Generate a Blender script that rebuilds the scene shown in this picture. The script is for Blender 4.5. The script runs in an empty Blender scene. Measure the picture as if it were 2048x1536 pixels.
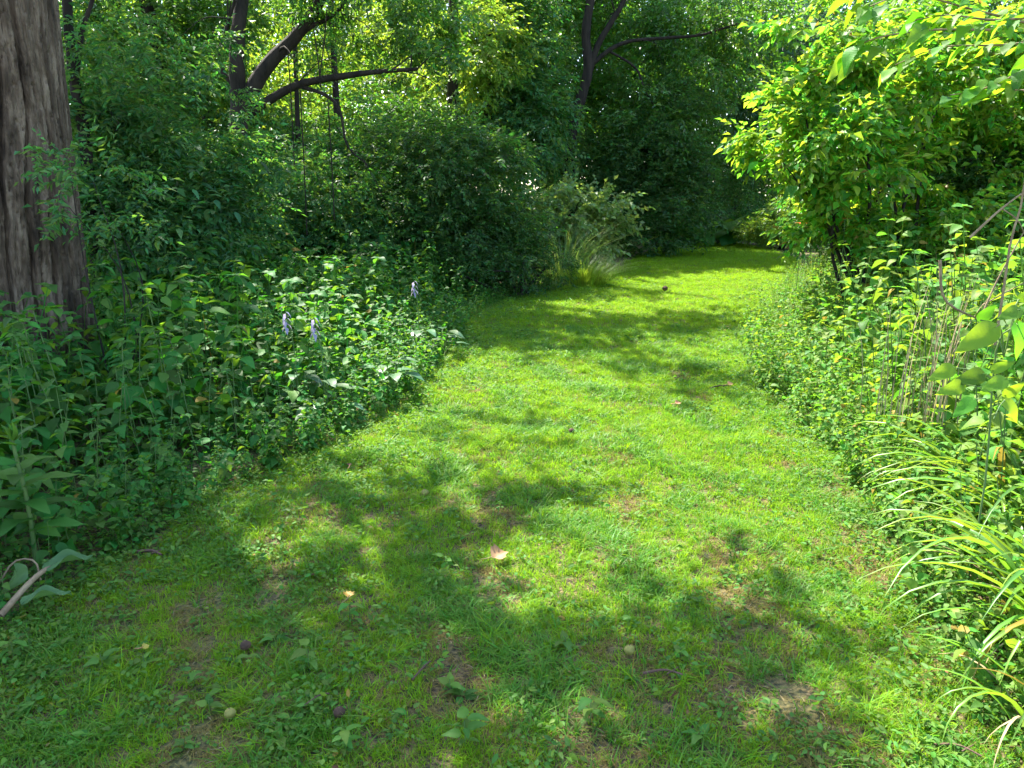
import bpy, math, random
import numpy as np
from mathutils import Vector, Matrix

C = bpy.context.scene
COL = C.collection
rng = np.random.default_rng(11)
random.seed(5)
R = math.radians
PI = math.pi

# ------------------------------------------------------------------ camera, sky, sun, exposure
PITCH = math.atan(388 / 1518)
CAMH = 1.6
cam = bpy.data.cameras.new('camera')
cam.sensor_width = 36
cam.lens = 36 * 1518 / 2048
cam.clip_start = 0.05
cam.clip_end = 600
co = bpy.data.objects.new('camera', cam)
COL.objects.link(co)
co.location = (0, 0, CAMH)
co.rotation_euler = (PI / 2 - PITCH, 0, 0)
C.camera = co

SUN_AZ, SUN_EL = R(-33), R(57)
SD = np.array([math.sin(SUN_AZ) * math.cos(SUN_EL), math.cos(SUN_AZ) * math.cos(SUN_EL), math.sin(SUN_EL)])
w = bpy.data.worlds.new('World')
C.world = w
w.use_nodes = True
nt = w.node_tree
sky = nt.nodes.new('ShaderNodeTexSky')
sky.sky_type = 'NISHITA'
sky.sun_disc = False
sky.sun_elevation = SUN_EL
sky.sun_rotation = SUN_AZ
bg = nt.nodes['Background']
nt.links.new(sky.outputs[0], bg.inputs[0])
bg.inputs[1].default_value = 0.15
sl = bpy.data.lights.new('sun', 'SUN')
sl.energy = 4.6
sl.angle = R(0.53)
sl.color = (1.0, 0.95, 0.84)
so = bpy.data.objects.new('sun', sl)
COL.objects.link(so)
so.rotation_euler = Vector(SD).to_track_quat('Z', 'Y').to_euler()
C.view_settings.view_transform = 'Standard'
C.view_settings.look = 'None'
C.view_settings.exposure = 2.2
C.view_settings.gamma = 1
C.view_settings.use_curve_mapping = False
C.cycles.max_bounces = 7
C.cycles.diffuse_bounces = 4
C.cycles.glossy_bounces = 2
C.cycles.transmission_bounces = 5
C.cycles.use_denoising = True
C.cycles.sample_clamp_indirect = 6
C.cycles.use_adaptive_sampling = True
C.cycles.adaptive_threshold = 0.015

# ------------------------------------------------------------------ geometry of the place
F = 1518.0
CP, SP = math.cos(PITCH), math.sin(PITCH)


def ray(px, py):
    u, v = (px - 1024) / F, (768 - py) / F
    return np.array([u, CP + v * SP, -SP + v * CP])


def P(px, py, y):
    """the point of the place seen at a photo pixel, y metres ahead"""
    d = ray(px, py)
    return np.array([0, 0, CAMH]) + d * (y / d[1])


def G(px, py):
    d = ray(px, py)
    return (np.array([0, 0, CAMH]) + d * (CAMH / -d[2]))[:2]


def project(p):
    p = np.asarray(p, float) - np.array([0, 0, CAMH])
    dep = p[..., 1] * CP - p[..., 2] * SP
    up = p[..., 1] * SP + p[..., 2] * CP
    return 1024 + F * p[..., 0] / dep, 768 - F * up / dep, dep


def inpoly(x, y, poly):
    poly = np.asarray(poly)
    c = np.zeros(np.shape(x), bool)
    n = len(poly)
    j = n - 1
    for i in range(n):
        xi, yi = poly[i]
        xj, yj = poly[j]
        if yi != yj:
            c ^= ((yi > y) != (yj > y)) & (x < (xj - xi) * (y - yi) / (yj - yi) + xi)
        j = i
    return c


def wob(x, y, s=1.0, seed=0):
    """smooth pseudo noise, about -1..1"""
    r = np.random.default_rng(100 + seed)
    out = 0
    for k in range(6):
        a = r.uniform(0, 2 * PI)
        f = r.uniform(.6, 2.0) / s
        out = out + np.sin((x * math.cos(a) + y * math.sin(a)) * f * 2 * PI / 2 + r.uniform(0, 6.28))
    return out / 3.2


# lawn outline on the ground, metres
LEFT = [(1335, 489), (1262, 522), (1225, 548), (1130, 572), (1010, 602), (950, 632), (905, 690), (850, 770), (735, 850),
        (600, 925), (430, 985), (330, 1070), (190, 1140), (60, 1225), (-60, 1300)]
RIGHT = [(1600, 489), (1592, 540), (1545, 600), (1500, 680), (1520, 770), (1600, 850), (1680, 930), (1740, 1010), (1790, 1100),
         (1850, 1220), (1930, 1330), (2040, 1480), (2100, 1600)]
LEFT_G = [tuple(G(*p)) for p in LEFT]
RIGHT_G = [tuple(G(*p)) for p in RIGHT]
LAWN = LEFT_G + [(-1.9, 1.9), (-1.7, -3), (1.9, -3), (1.5, 1.4)] + RIGHT_G[::-1] + [(9, 23.6), (6, 24.0)]


# ------------------------------------------------------------------ helpers
def tag(o, label=None, cat=None, group=None, kind=None):
    if label:
        o['label'] = label
    if cat:
        o['category'] = cat
    if group:
        o['group'] = group
    if kind:
        o['kind'] = kind
    return o


def empty(name, loc, rz=0.0, parent=None):
    o = bpy.data.objects.new(name, None)
    COL.objects.link(o)
    o.location = loc
    o.rotation_euler = (0, 0, rz)
    o.empty_display_size = .1
    o.parent = parent
    return o


def to_mesh(name, V, Q=None, T=None, mat=None, smooth=True):
    me = bpy.data.meshes.new(name)
    V = np.asarray(V, np.float32)
    Q = np.zeros((0, 4), np.int32) if Q is None or len(Q) == 0 else np.asarray(Q, np.int32)
    T = np.zeros((0, 3), np.int32) if T is None or len(T) == 0 else np.asarray(T, np.int32)
    me.vertices.add(len(V))
    me.vertices.foreach_set('co', V.ravel())
    nl = Q.size + T.size
    me.loops.add(nl)
    me.loops.foreach_set('vertex_index', np.concatenate([Q.ravel(), T.ravel()]))
    me.polygons.add(len(Q) + len(T))
    me.polygons.foreach_set('loop_start', np.concatenate([np.arange(len(Q)) * 4, Q.size + np.arange(len(T)) * 3]).astype(np.int32))
    me.polygons.foreach_set('use_smooth', np.full(len(Q) + len(T), smooth))
    me.update(calc_edges=True)
    if mat:
        me.materials.append(mat)
    return me


class MB:
    def __init__(s):
        s.V, s.Q, s.T, s.n = [], [], [], 0

    def add(s, V, Q=None, T=None):
        V = np.asarray(V, float)
        s.V.append(V)
        if Q is not None and len(Q):
            s.Q.append(np.asarray(Q) + s.n)
        if T is not None and len(T):
            s.T.append(np.asarray(T) + s.n)
        s.n += len(V)
        return s

    def tube(s, pts, rad, sides=6):
        V, Q = tube(pts, rad, sides)
        return s.add(V, Q)

    def mesh(s, name, mat, smooth=True):
        return to_mesh(name, np.concatenate(s.V), np.concatenate(s.Q) if s.Q else None, np.concatenate(s.T) if s.T else None, mat, smooth)

    def build(s, name, mat, parent=None, smooth=True):
        o = bpy.data.objects.new(name, s.mesh(name, mat, smooth))
        COL.objects.link(o)
        o.parent = parent
        return o


def link(name, me, parent=None, loc=None):
    o = bpy.data.objects.new(name, me)
    COL.objects.link(o)
    o.parent = parent
    if loc is not None:
        o.location = loc
    return o


def spline(pts, n):
    """Catmull-Rom through pts, n points"""
    p = np.asarray(pts, float)
    if len(p) < 3:
        t = np.linspace(0, 1, n)[:, None]
        return p[0] * (1 - t) + p[-1] * t
    p = np.vstack([2 * p[0] - p[1], p, 2 * p[-1] - p[-2]])
    u = np.linspace(0, len(p) - 3 - 1e-6, n)
    i = u.astype(int)
    t = (u - i)[:, None]
    a, b, c, d = p[i], p[i + 1], p[i + 2], p[i + 3]
    return .5 * ((2 * b) + (c - a) * t + (2 * a - 5 * b + 4 * c - d) * t ** 2 + (-a + 3 * b - 3 * c + d) * t ** 3)


def tube(pts, rad, sides=6):
    p = np.asarray(pts, float)
    r = np.broadcast_to(np.asarray(rad, float), (len(p),))
    d = np.gradient(p, axis=0)
    d /= np.linalg.norm(d, axis=1)[:, None] + 1e-9
    ref = np.array([0, 0, 1.0]) if abs(d[:, 2]).mean() < .8 else np.array([1.0, 0, 0])
    a = np.cross(d, ref)
    a /= np.linalg.norm(a, axis=1)[:, None] + 1e-9
    b = np.cross(d, a)
    th = np.arange(sides) * 2 * PI / sides
    V = p[:, None] + r[:, None, None] * (a[:, None] * np.cos(th)[None, :, None] + b[:, None] * np.sin(th)[None, :, None])
    n = len(p)
    i = np.arange(n - 1)[:, None] * sides
    k = np.arange(sides)[None]
    k2 = (k + 1) % sides
    Q = np.stack([i + k, i + k2, i + sides + k2, i + sides + k], -1).reshape(-1, 4)
    return V.reshape(-1, 3), Q


def nrm(v):
    return v / (np.linalg.norm(v, axis=-1, keepdims=True) + 1e-9)


def leaf_faces(pos, d, up, L, W, fold=.25, six=False, droop=.12):
    """leaf blades as folded diamonds (2 triangles) or folded ovals (8 triangles), arrays in, V and T out"""
    d = nrm(d)
    side = nrm(np.cross(d, up))
    n = np.cross(side, d)
    L = np.broadcast_to(np.asarray(L, float), (len(pos),))[:, None]
    W = np.broadcast_to(np.asarray(W, float), (len(pos),))[:, None]
    N = len(pos)
    if not six:
        V = np.stack([pos, pos + d * L * .42 + side * W * .5 + n * W * fold, pos + d * L - n * L * droop, pos + d * L * .42 - side * W * .5 + n * W * fold], 1)
        b = np.arange(N)[:, None, None] * 4
        T = b + np.array([[0, 1, 2], [0, 2, 3]])[None]
    else:
        m1 = pos + d * L * .3
        m2 = pos + d * L * .65 - n * L * droop * .4
        V = np.stack([pos, m1, m2, pos + d * L - n * L * droop * 1.3,
                      m1 + side * W * .5 + n * W * fold, m2 + side * W * .4 + n * W * fold * .8,
                      m1 - side * W * .5 + n * W * fold, m2 - side * W * .4 + n * W * fold * .8], 1)
        b = np.arange(N)[:, None, None] * 8
        T = b + np.array([[0, 4, 1], [1, 4, 5], [1, 5, 2], [2, 5, 3], [0, 1, 6], [1, 7, 6], [1, 2, 7], [2, 3, 7]])[None]
    return V.reshape(-1, 3), T.reshape(-1, 3)


def sprays(pos, d, up, L, wr=.55, k=8, comp=False, six=False, r=rng, twig=None):
    """leafy twigs: flat alternate sprays of k leaves each; returns V, T"""
    d = nrm(d)
    side = nrm(np.cross(d, up))
    n = np.cross(side, d)
    N = len(pos)
    L = np.broadcast_to(np.asarray(L, float), (N,))
    A, D, U, LL = [], [], [], []
    step = .38 if comp else .5
    for i in range(k + 1):
        s = 1 if i % 2 else -1
        if i == k:
            s = 0
        t = (i // 2 * 1.0 + (0 if comp else .5 * (i % 2))) * step * 1.5 + .2
        ang = (1.15 if comp else .85) + r.normal(0, .22, N)
        a = pos + d * (t * L)[:, None] - n * (.03 * t * t * L)[:, None] + r.normal(0, .12, (N, 3)) * L[:, None]
        dd = d * np.cos(ang * abs(s))[:, None] + side * (s * np.sin(ang))[:, None] - n * r.uniform(0, .55, (N, 1))
        A.append(a)
        D.append(dd)
        U.append(n + r.normal(0, .38, (N, 3)))
        LL.append(L * r.uniform(.65, 1.15, N) * (1.0 if not comp else (1 - .25 * abs(i / k - .5))))
    A, D, U, LL = np.concatenate(A), np.concatenate(D), np.concatenate(U), np.concatenate(LL)
    return leaf_faces(A, D, U, LL, LL * wr * r.uniform(.8, 1.15, len(LL)), fold=r.uniform(.05, .35, (len(LL), 1)), six=six, droop=r.uniform(-.05, .25, (len(LL), 1)))


def lobe_points(lobes, n_tot, r=rng, clump=14, flat=.45, cs=.17, shell=.5):
    """spray anchors clumped inside ellipsoid lobes (cx,cy,cz,rx,ry,rz[,weight])"""
    vol = np.array([(l[3] * l[4] * l[5]) ** (2 / 3) * (l[6] if len(l) > 6 else 1) for l in lobes])
    out, dirs = [], []
    for l, v in zip(lobes, vol / vol.sum()):
        n = max(clump, int(n_tot * v))
        c, rad = np.array(l[:3]), np.array(l[3:6])
        nc = max(1, n // clump)
        u = nrm(r.normal(0, 1, (nc, 3)))
        q = r.uniform(0, 1, nc) ** (shell / 1.5)
        cc = u * q[:, None] * rad
        m = np.repeat(np.arange(nc), clump)
        g = r.normal(0, 1, (len(m), 3)) * np.array([1, 1, flat]) * cs * rad.mean() * r.uniform(.6, 1.4, nc)[m][:, None]
        p = cc[m] + g
        out.append(c + p)
        dirs.append(nrm(p / rad) + g / rad.mean())
    return np.concatenate(out), np.concatenate(dirs)


def foliage(lobes, n_sprays, L, wr=.55, comp=False, six=False, k=8, r=rng, droop=.25, zmin=.05, **kw):
    p, d = lobe_points(lobes, n_sprays, r, **kw)
    keep = p[:, 2] > zmin
    p, d = p[keep], d[keep]
    d = nrm(d) * np.array([1, 1, .5]) + r.normal(0, .45, d.shape) + np.array([0, 0, -droop])
    up = np.array([0, 0, 1.0]) + r.normal(0, .28, d.shape) + .25 * nrm(d)
    return sprays(p, d, up, L * r.uniform(.7, 1.25, len(p)), wr, k, comp, six, r)


# ------------------------------------------------------------------ materials
def new_mat(name):
    m = bpy.data.materials.new(name)
    m.use_nodes = True
    return m, m.node_tree, m.node_tree.nodes, m.node_tree.links


def leaf_mat(name, base, trans, tf=.45, rough=.42, hv=.035, vv=.35, spec=.5, dry=0.0, island=True, veins=0.0):
    m, t, N, Lk = new_mat(name)
    p = N['Principled BSDF']
    out = N['Material Output']
    gi = N.new('ShaderNodeNewGeometry')
    oi = N.new('ShaderNodeObjectInfo')
    ad = N.new('ShaderNodeMath')
    ad.operation = 'ADD'
    if island:
        Lk.new(gi.outputs['Random Per Island'], ad.inputs[0])
    else:
        ad.inputs[0].default_value = 0.0
    Lk.new(oi.outputs['Random'], ad.inputs[1])
    fr = N.new('ShaderNodeMath')
    fr.operation = 'FRACT'
    Lk.new(ad.outputs[0], fr.inputs[0])
    wn = N.new('ShaderNodeTexWhiteNoise')
    wn.noise_dimensions = '1D'
    Lk.new(fr.outputs[0], wn.inputs['W'])

    def varied(col):
        hs = N.new('ShaderNodeHueSaturation')
        hs.inputs['Color'].default_value = (*col, 1)
        mr = N.new('ShaderNodeMapRange')
        mr.inputs['To Min'].default_value = .5 - hv
        mr.inputs['To Max'].default_value = .5 + hv * .8
        Lk.new(fr.outputs[0], mr.inputs['Value'])
        Lk.new(mr.outputs[0], hs.inputs['Hue'])
        mv = N.new('ShaderNodeMapRange')
        mv.inputs['To Min'].default_value = 1 - vv
        mv.inputs['To Max'].default_value = 1 + vv
        Lk.new(wn.outputs['Value'], mv.inputs['Value'])
        Lk.new(mv.outputs[0], hs.inputs['Value'])
        res = hs.outputs[0]
        if dry > 0:
            lt = N.new('ShaderNodeMath')
            lt.operation = 'LESS_THAN'
            sp = N.new('ShaderNodeSeparateColor')
            Lk.new(wn.outputs['Color'], sp.inputs[0])
            Lk.new(sp.outputs[1], lt.inputs[0])
            lt.inputs[1].default_value = dry
            mx = N.new('ShaderNodeMix')
            mx.data_type = 'RGBA'
            Lk.new(lt.outputs[0], mx.inputs['Factor'])
            Lk.new(res, mx.inputs['A'])
            mx.inputs['B'].default_value = (.28, .2, .03, 1)
            res = mx.outputs['Result']
        return res
    cb = varied(base)
    ct = varied(trans)
    if veins > 0:
        tc = N.new('ShaderNodeTexCoord')
        wv = N.new('ShaderNodeTexWave')
        wv.wave_type = 'BANDS'
        wv.bands_direction = 'X'
        wv.inputs['Scale'].default_value = veins
        wv.inputs['Distortion'].default_value = 1.5
        Lk.new(tc.outputs['Object'], wv.inputs['Vector'])
        bp = N.new('ShaderNodeBump')
        bp.inputs['Strength'].default_value = .25
        bp.inputs['Distance'].default_value = .002
        Lk.new(wv.outputs['Fac'], bp.inputs['Height'])
        Lk.new(bp.outputs[0], p.inputs['Normal'])
    Lk.new(cb, p.inputs['Base Color'])
    p.inputs['Roughness'].default_value = rough
    p.inputs['Specular IOR Level'].default_value = spec
    tr = N.new('ShaderNodeBsdfTranslucent')
    Lk.new(ct, tr.inputs['Color'])
    mx = N.new('ShaderNodeMixShader')
    mx.inputs[0].default_value = tf
    Lk.new(p.outputs[0], mx.inputs[1])
    Lk.new(tr.outputs[0], mx.inputs[2])
    Lk.new(mx.outputs[0], out.inputs['Surface'])
    return m


def noise_mat(name, stops, scale=5, detail=6, rough=.9, bump=0.0, bscale=None, stretch=None, dist=.02, spec=.3, extra=None):
    m, t, N, Lk = new_mat(name)
    p = N['Principled BSDF']
    tc = N.new('ShaderNodeTexCoord')
    vec = tc.outputs['Object']
    if stretch:
        mp = N.new('ShaderNodeMapping')
        mp.inputs['Scale'].default_value = stretch
        Lk.new(vec, mp.inputs['Vector'])
        vec = mp.outputs[0]
    no = N.new('ShaderNodeTexNoise')
    no.inputs['Scale'].default_value = scale
    no.inputs['Detail'].default_value = detail
    no.inputs['Roughness'].default_value = .65
    Lk.new(vec, no.inputs['Vector'])
    cr = N.new('ShaderNodeValToRGB')
    el = cr.color_ramp.elements
    while len(el) < len(stops):
        el.new(.5)
    for e, (ps, c) in zip(el, stops):
        e.position = ps
        e.color = (*c, 1)
    Lk.new(no.outputs[0], cr.inputs[0])
    Lk.new(cr.outputs[0], p.inputs['Base Color'])
    p.inputs['Roughness'].default_value = rough
    p.inputs['Specular IOR Level'].default_value = spec
    if bump:
        n2 = N.new('ShaderNodeTexNoise')
        n2.inputs['Scale'].default_value = bscale or scale * 3
        n2.inputs['Detail'].default_value = 8
        Lk.new(vec, n2.inputs['Vector'])
        bp = N.new('ShaderNodeBump')
        bp.inputs['Strength'].default_value = bump
        bp.inputs['Distance'].default_value = dist
        Lk.new(n2.outputs[0], bp.inputs['Height'])
        Lk.new(bp.outputs[0], p.inputs['Normal'])
    return m


M = {}
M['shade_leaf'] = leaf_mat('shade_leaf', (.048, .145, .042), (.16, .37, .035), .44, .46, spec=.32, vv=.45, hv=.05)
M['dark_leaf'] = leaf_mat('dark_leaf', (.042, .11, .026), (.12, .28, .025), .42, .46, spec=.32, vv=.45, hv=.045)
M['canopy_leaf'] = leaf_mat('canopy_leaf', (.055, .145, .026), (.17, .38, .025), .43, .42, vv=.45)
M['sun_tint_leaf'] = leaf_mat('sun_tint_leaf', (.085, .18, .02), (.32, .48, .03), .5, .45)  # leaf green yellowed and lightened: backlight put into the colour
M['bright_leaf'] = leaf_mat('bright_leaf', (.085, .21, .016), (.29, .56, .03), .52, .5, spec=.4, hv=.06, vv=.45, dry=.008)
M['blue_leaf'] = leaf_mat('blue_leaf', (.06, .15, .07), (.12, .27, .08), .35, .4)
M['pale_leaf'] = leaf_mat('pale_leaf', (.15, .25, .07), (.33, .47, .06), .4, .38)
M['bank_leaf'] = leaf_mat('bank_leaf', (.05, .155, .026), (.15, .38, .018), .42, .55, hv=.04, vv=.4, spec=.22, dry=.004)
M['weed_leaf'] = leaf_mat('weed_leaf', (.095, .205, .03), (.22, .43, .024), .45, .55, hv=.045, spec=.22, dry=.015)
M['big_leaf'] = leaf_mat('big_leaf', (.085, .21, .025), (.25, .5, .016), .55, .5, spec=.3, veins=22)
M['ground_leaf'] = leaf_mat('ground_leaf', (.075, .175, .025), (.2, .4, .02), .38, .6, spec=.25, dry=.004)
M['grass'] = leaf_mat('grass', (.150, .290, .010), (.34, .58, .008), .42, .6, hv=.025, vv=.28, spec=.2, dry=.01)
M['deep_grass'] = leaf_mat('deep_grass', (.075, .20, .014), (.20, .45, .012), .40, .5, hv=.03, vv=.25, spec=.3)
M['dry_grass'] = leaf_mat('dry_grass', (.21, .175, .05), (.26, .2, .05), .3, .8, spec=.1)
M['daylily'] = leaf_mat('daylily', (.10, .215, .025), (.26, .44, .022), .38, .38, hv=.03, dry=.02)
M['hosta'] = leaf_mat('hosta', (.07, .15, .06), (.12, .27, .05), .3, .42)
M['wilted'] = leaf_mat('wilted', (.10, .18, .055), (.14, .24, .04), .3, .7, vv=.15)
M['petal'] = leaf_mat('petal', (.34, .30, .44), (.36, .31, .44), .4, .6, vv=.15)
M['yellow_petal'] = leaf_mat('yellow_petal', (.75, .5, .03), (.7, .5, .03), .3, .6)
M['orange_petal'] = leaf_mat('orange_petal', (.75, .16, .02), (.8, .2, .02), .35, .6)
M['tan_leaf'] = leaf_mat('tan_leaf', (.36, .23, .085), (.28, .15, .03), .2, .6)
M['gold_leaf'] = leaf_mat('gold_leaf', (.45, .33, .05), (.45, .3, .04), .3, .5)
M['bark'] = noise_mat('bark', [(.34, (.03, .020, .013)), (.5, (.10, .068, .045)), (.66, (.25, .185, .13))], 11, 10, .93, 1.0, 45, (1, 1, .2), .03)
M['dark_bark'] = noise_mat('dark_bark', [(.3, (.009, .007, .0055)), (.7, (.042, .031, .024))], 9, 8, .9, .7, 30, (1, 1, .25), .02)
M['red_bark'] = noise_mat('red_bark', [(.3, (.05, .028, .02)), (.7, (.15, .09, .065))], 6, 8, .9, .7, 22, (1, 1, .25), .02)
M['stem'] = noise_mat('stem', [(.3, (.05, .11, .03)), (.7, (.12, .19, .05))], 8, 3, .6)
M['twig'] = noise_mat('twig', [(.3, (.12, .08, .045)), (.7, (.33, .24, .14))], 10, 5, .85, .4, 40)
M['straw'] = noise_mat('straw', [(.3, (.17, .125, .055)), (.7, (.4, .32, .17))], 10, 4, .8)
M['husk_brown'] = noise_mat('husk_brown', [(.3, (.025, .015, .01)), (.7, (.11, .06, .035))], 18, 6, .85, .8, 40, None, .006)
M['husk_green'] = noise_mat('husk_green', [(.3, (.14, .14, .03)), (.7, (.28, .25, .06))], 25, 6, .7, .4, 50, None, .004)
M['soil'] = noise_mat('soil', [(.3, (.02, .014, .01)), (.7, (.085, .06, .042))], 9, 10, .95, 1.0, 30, None, .04)

# ------------------------------------------------------------------ ground
m, t, N, Lk = new_mat('ground')
p = N['Principled BSDF']
tc = N.new('ShaderNodeTexCoord')
n1 = N.new('ShaderNodeTexNoise')
n1.inputs['Scale'].default_value = 1.3
n1.inputs['Detail'].default_value = 10
n1.inputs['Roughness'].default_value = .7
Lk.new(tc.outputs['Object'], n1.inputs['Vector'])
n2 = N.new('ShaderNodeTexNoise')
n2.inputs['Scale'].default_value = 55
n2.inputs['Detail'].default_value = 8
Lk.new(tc.outputs['Object'], n2.inputs['Vector'])
cr = N.new('ShaderNodeValToRGB')
for e, (ps, c) in zip(cr.color_ramp.elements, [(.36, (.024, .015, .008)), (.62, (.17, .11, .05))]):
    e.position, e.color = ps, (*c, 1)
Lk.new(n2.outputs[0], cr.inputs[0])
c2 = N.new('ShaderNodeValToRGB')
for e, (ps, c) in zip(c2.color_ramp.elements, [(.36, (.025, .038, .008)), (.64, (.16, .14, .04))]):
    e.position, e.color = ps, (*c, 1)
Lk.new(n2.outputs[0], c2.inputs[0])
c3 = N.new('ShaderNodeValToRGB')
c3.color_ramp.elements[0].position = .42
c3.color_ramp.elements[1].position = .58
Lk.new(n1.outputs[0], c3.inputs[0])
mx = N.new('ShaderNodeMix')
mx.data_type = 'RGBA'
Lk.new(c3.outputs[0], mx.inputs['Factor'])
Lk.new(cr.outputs[0], mx.inputs['A'])
Lk.new(c2.outputs[0], mx.inputs['B'])
Lk.new(mx.outputs['Result'], p.inputs['Base Color'])
p.inputs['Roughness'].default_value = .95
bp = N.new('ShaderNodeBump')
bp.inputs['Strength'].default_value = .9
bp.inputs['Distance'].default_value = .03
Lk.new(n2.outputs[0], bp.inputs['Height'])
Lk.new(bp.outputs[0], p.inputs['Normal'])
M['ground'] = m


def gz(x, y):
    return .018 * wob(x, y, 1.1, 1) + .012 * wob(x, y, .45, 2)


gx = np.concatenate([np.linspace(-150, -9, 24), np.linspace(-8.8, 8.8, 220), np.linspace(9, 150, 24)])
gy = np.concatenate([np.linspace(-60, -2, 12), np.linspace(-1.8, 26, 340), np.linspace(27, 220, 30)])
X, Y = np.meshgrid(gx, gy)
Z = gz(X, Y) * ((np.abs(X) < 9) & (Y > -2) & (Y < 26.5))
nx, ny = len(gx), len(gy)
i = (np.arange(ny - 1)[:, None] * nx + np.arange(nx - 1)[None]).ravel()
me = to_mesh('ground', np.stack([X, Y, Z], -1).reshape(-1, 3), np.stack([i, i + 1, i + nx + 1, i + nx], -1), None, M['ground'])
tag(link('ground', me), 'bare brown soil and moss under the grass and plants', kind='structure')

# ------------------------------------------------------------------ instancing of uncountable ground plants (stuff)
SRC = {}


def source(name, meshes):
    c = bpy.data.collections.new(name)
    for k, me_ in enumerate(meshes):
        c.objects.link(bpy.data.objects.new('%s_%02d' % (name, k), me_))
    SRC[name] = c
    return c


def scatter(name, label, coll, pos, scl, idx, tilt=.15, rz=None, r=rng, yaw_bias=None):
    n = len(pos)
    me_ = bpy.data.meshes.new(name)
    me_.vertices.add(n)
    me_.vertices.foreach_set('co', np.asarray(pos, np.float32).ravel())
    rot = np.stack([r.normal(0, tilt, n), r.normal(0, tilt, n), r.uniform(0, 2 * PI, n) if rz is None else rz], -1)
    a = me_.attributes.new('rot', 'FLOAT_VECTOR', 'POINT')
    a.data.foreach_set('vector', rot.astype(np.float32).ravel())
    a = me_.attributes.new('scl', 'FLOAT', 'POINT')
    a.data.foreach_set('value', np.asarray(scl, np.float32))
    a = me_.attributes.new('idx', 'INT', 'POINT')
    a.data.foreach_set('value', np.asarray(idx, np.int32))
    o = link(name, me_)
    g = bpy.data.node_groups.new(name, 'GeometryNodeTree')
    g.interface.new_socket('Geometry', in_out='INPUT', socket_type='NodeSocketGeometry')
    g.interface.new_socket('Geometry', in_out='OUTPUT', socket_type='NodeSocketGeometry')
    gi, go = g.nodes.new('NodeGroupInput'), g.nodes.new('NodeGroupOutput')
    ip = g.nodes.new('GeometryNodeInstanceOnPoints')
    ci = g.nodes.new('GeometryNodeCollectionInfo')
    ci.inputs['Collection'].default_value = coll
    ci.inputs['Separate Children'].default_value = True
    ci.inputs['Reset Children'].default_value = True
    ip.inputs['Pick Instance'].default_value = True

    def attr(nm, ty):
        x = g.nodes.new('GeometryNodeInputNamedAttribute')
        x.data_type = ty
        x.inputs['Name'].default_value = nm
        return [s for s in x.outputs if s.enabled][0]
    g.links.new(gi.outputs[0], ip.inputs['Points'])
    g.links.new(ci.outputs[0], ip.inputs['Instance'])
    g.links.new(attr('idx', 'INT'), ip.inputs['Instance Index'])
    g.links.new(attr('rot', 'FLOAT_VECTOR'), ip.inputs['Rotation'])
    g.links.new(attr('scl', 'FLOAT'), ip.inputs['Scale'])
    g.links.new(ip.outputs[0], go.inputs[0])
    md = o.modifiers.new('scatter', 'NODES')
    md.node_group = g
    tag(o, label, kind='stuff')
    return o


def strips(base, d, h, wd, bend, nseg=3):
    """grass blades: curved tapering ribbons"""
    n = len(base)
    V = []
    d = nrm(d)
    side = nrm(np.stack([-d[:, 1], d[:, 0], np.zeros(n)], -1))
    for k in range(nseg + 1):
        t = k / nseg
        p_ = base + np.array([0, 0, 1.0]) * (h * (t - .35 * bend * t * t))[:, None] + d * (h * bend * t * t)[:, None]
        ww = (wd * (1 - t ** 1.6) + .0004)[:, None]
        V += [p_ - side * ww * .5, p_ + side * ww * .5]
    V = np.stack(V, 1)
    b = np.arange(n)[:, None, None] * (2 * nseg + 2)
    q = np.array([[2 * k, 2 * k + 1, 2 * k + 3, 2 * k + 2] for k in range(nseg)])[None]
    return V.reshape(-1, 3), (b + q).reshape(-1, 4)


def grass_tuft(n, rad, h, wd, mat, name, bend=(.3, 1.1)):
    a = rng.uniform(0, 2 * PI, n)
    r_ = rad * np.sqrt(rng.uniform(0, 1, n))
    base = np.stack([np.cos(a) * r_, np.sin(a) * r_, np.full(n, -.004)], -1)
    b = rng.uniform(0, 2 * PI, n)
    d = np.stack([np.cos(b), np.sin(b), np.zeros(n)], -1)
    V, Q = strips(base, d, h * rng.uniform(.5, 1.2, n), wd * rng.uniform(.7, 1.3, n), rng.uniform(*bend, n))
    return to_mesh(name, V, Q, None, mat)


def rosette(n, L, h, name, mat, wr=.75):
    """low ground cover: n small leaves on short stalks"""
    a = rng.uniform(0, 2 * PI, n)
    rr = rng.uniform(.1, 1, n) * L * 1.6
    pos = np.stack([np.cos(a) * rr, np.sin(a) * rr, rng.uniform(.25, 1, n) * h], -1)
    d = np.stack([np.cos(a), np.sin(a), rng.normal(0, .3, n)], -1)
    V, T = leaf_faces(pos, d, np.array([0, 0, 1.0]) + rng.normal(0, .35, (n, 3)), L * rng.uniform(.6, 1.2, n), L * wr * rng.uniform(.7, 1.1, n), .15, True)
    return to_mesh(name, V, None, T, mat)


tufts = source('grass_tuft', [grass_tuft(15, .036, .046, .0038, M['grass'], 'tuft%d' % k) for k in range(4)]
               + [grass_tuft(12, .03, .085, .0048, M['grass'], 'tallt%d' % k, (.6, 1.6)) for k in range(2)]
               + [grass_tuft(12, .035, .04, .0032, M['dry_grass'], 'dry%d' % k, (.6, 2.2)) for k in range(2)]
               + [grass_tuft(9, .03, .075, .0068, M['deep_grass'], 'wide%d' % k, (.7, 1.8)) for k in range(2)])
covers = source('ground_cover', [rosette(9, .03, .045, 'cov%d' % k, M['ground_leaf']) for k in range(3)] + [rosette(7, .045, .08, 'covb%d' % k, M['ground_leaf'], .55) for k in range(2)])


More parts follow.
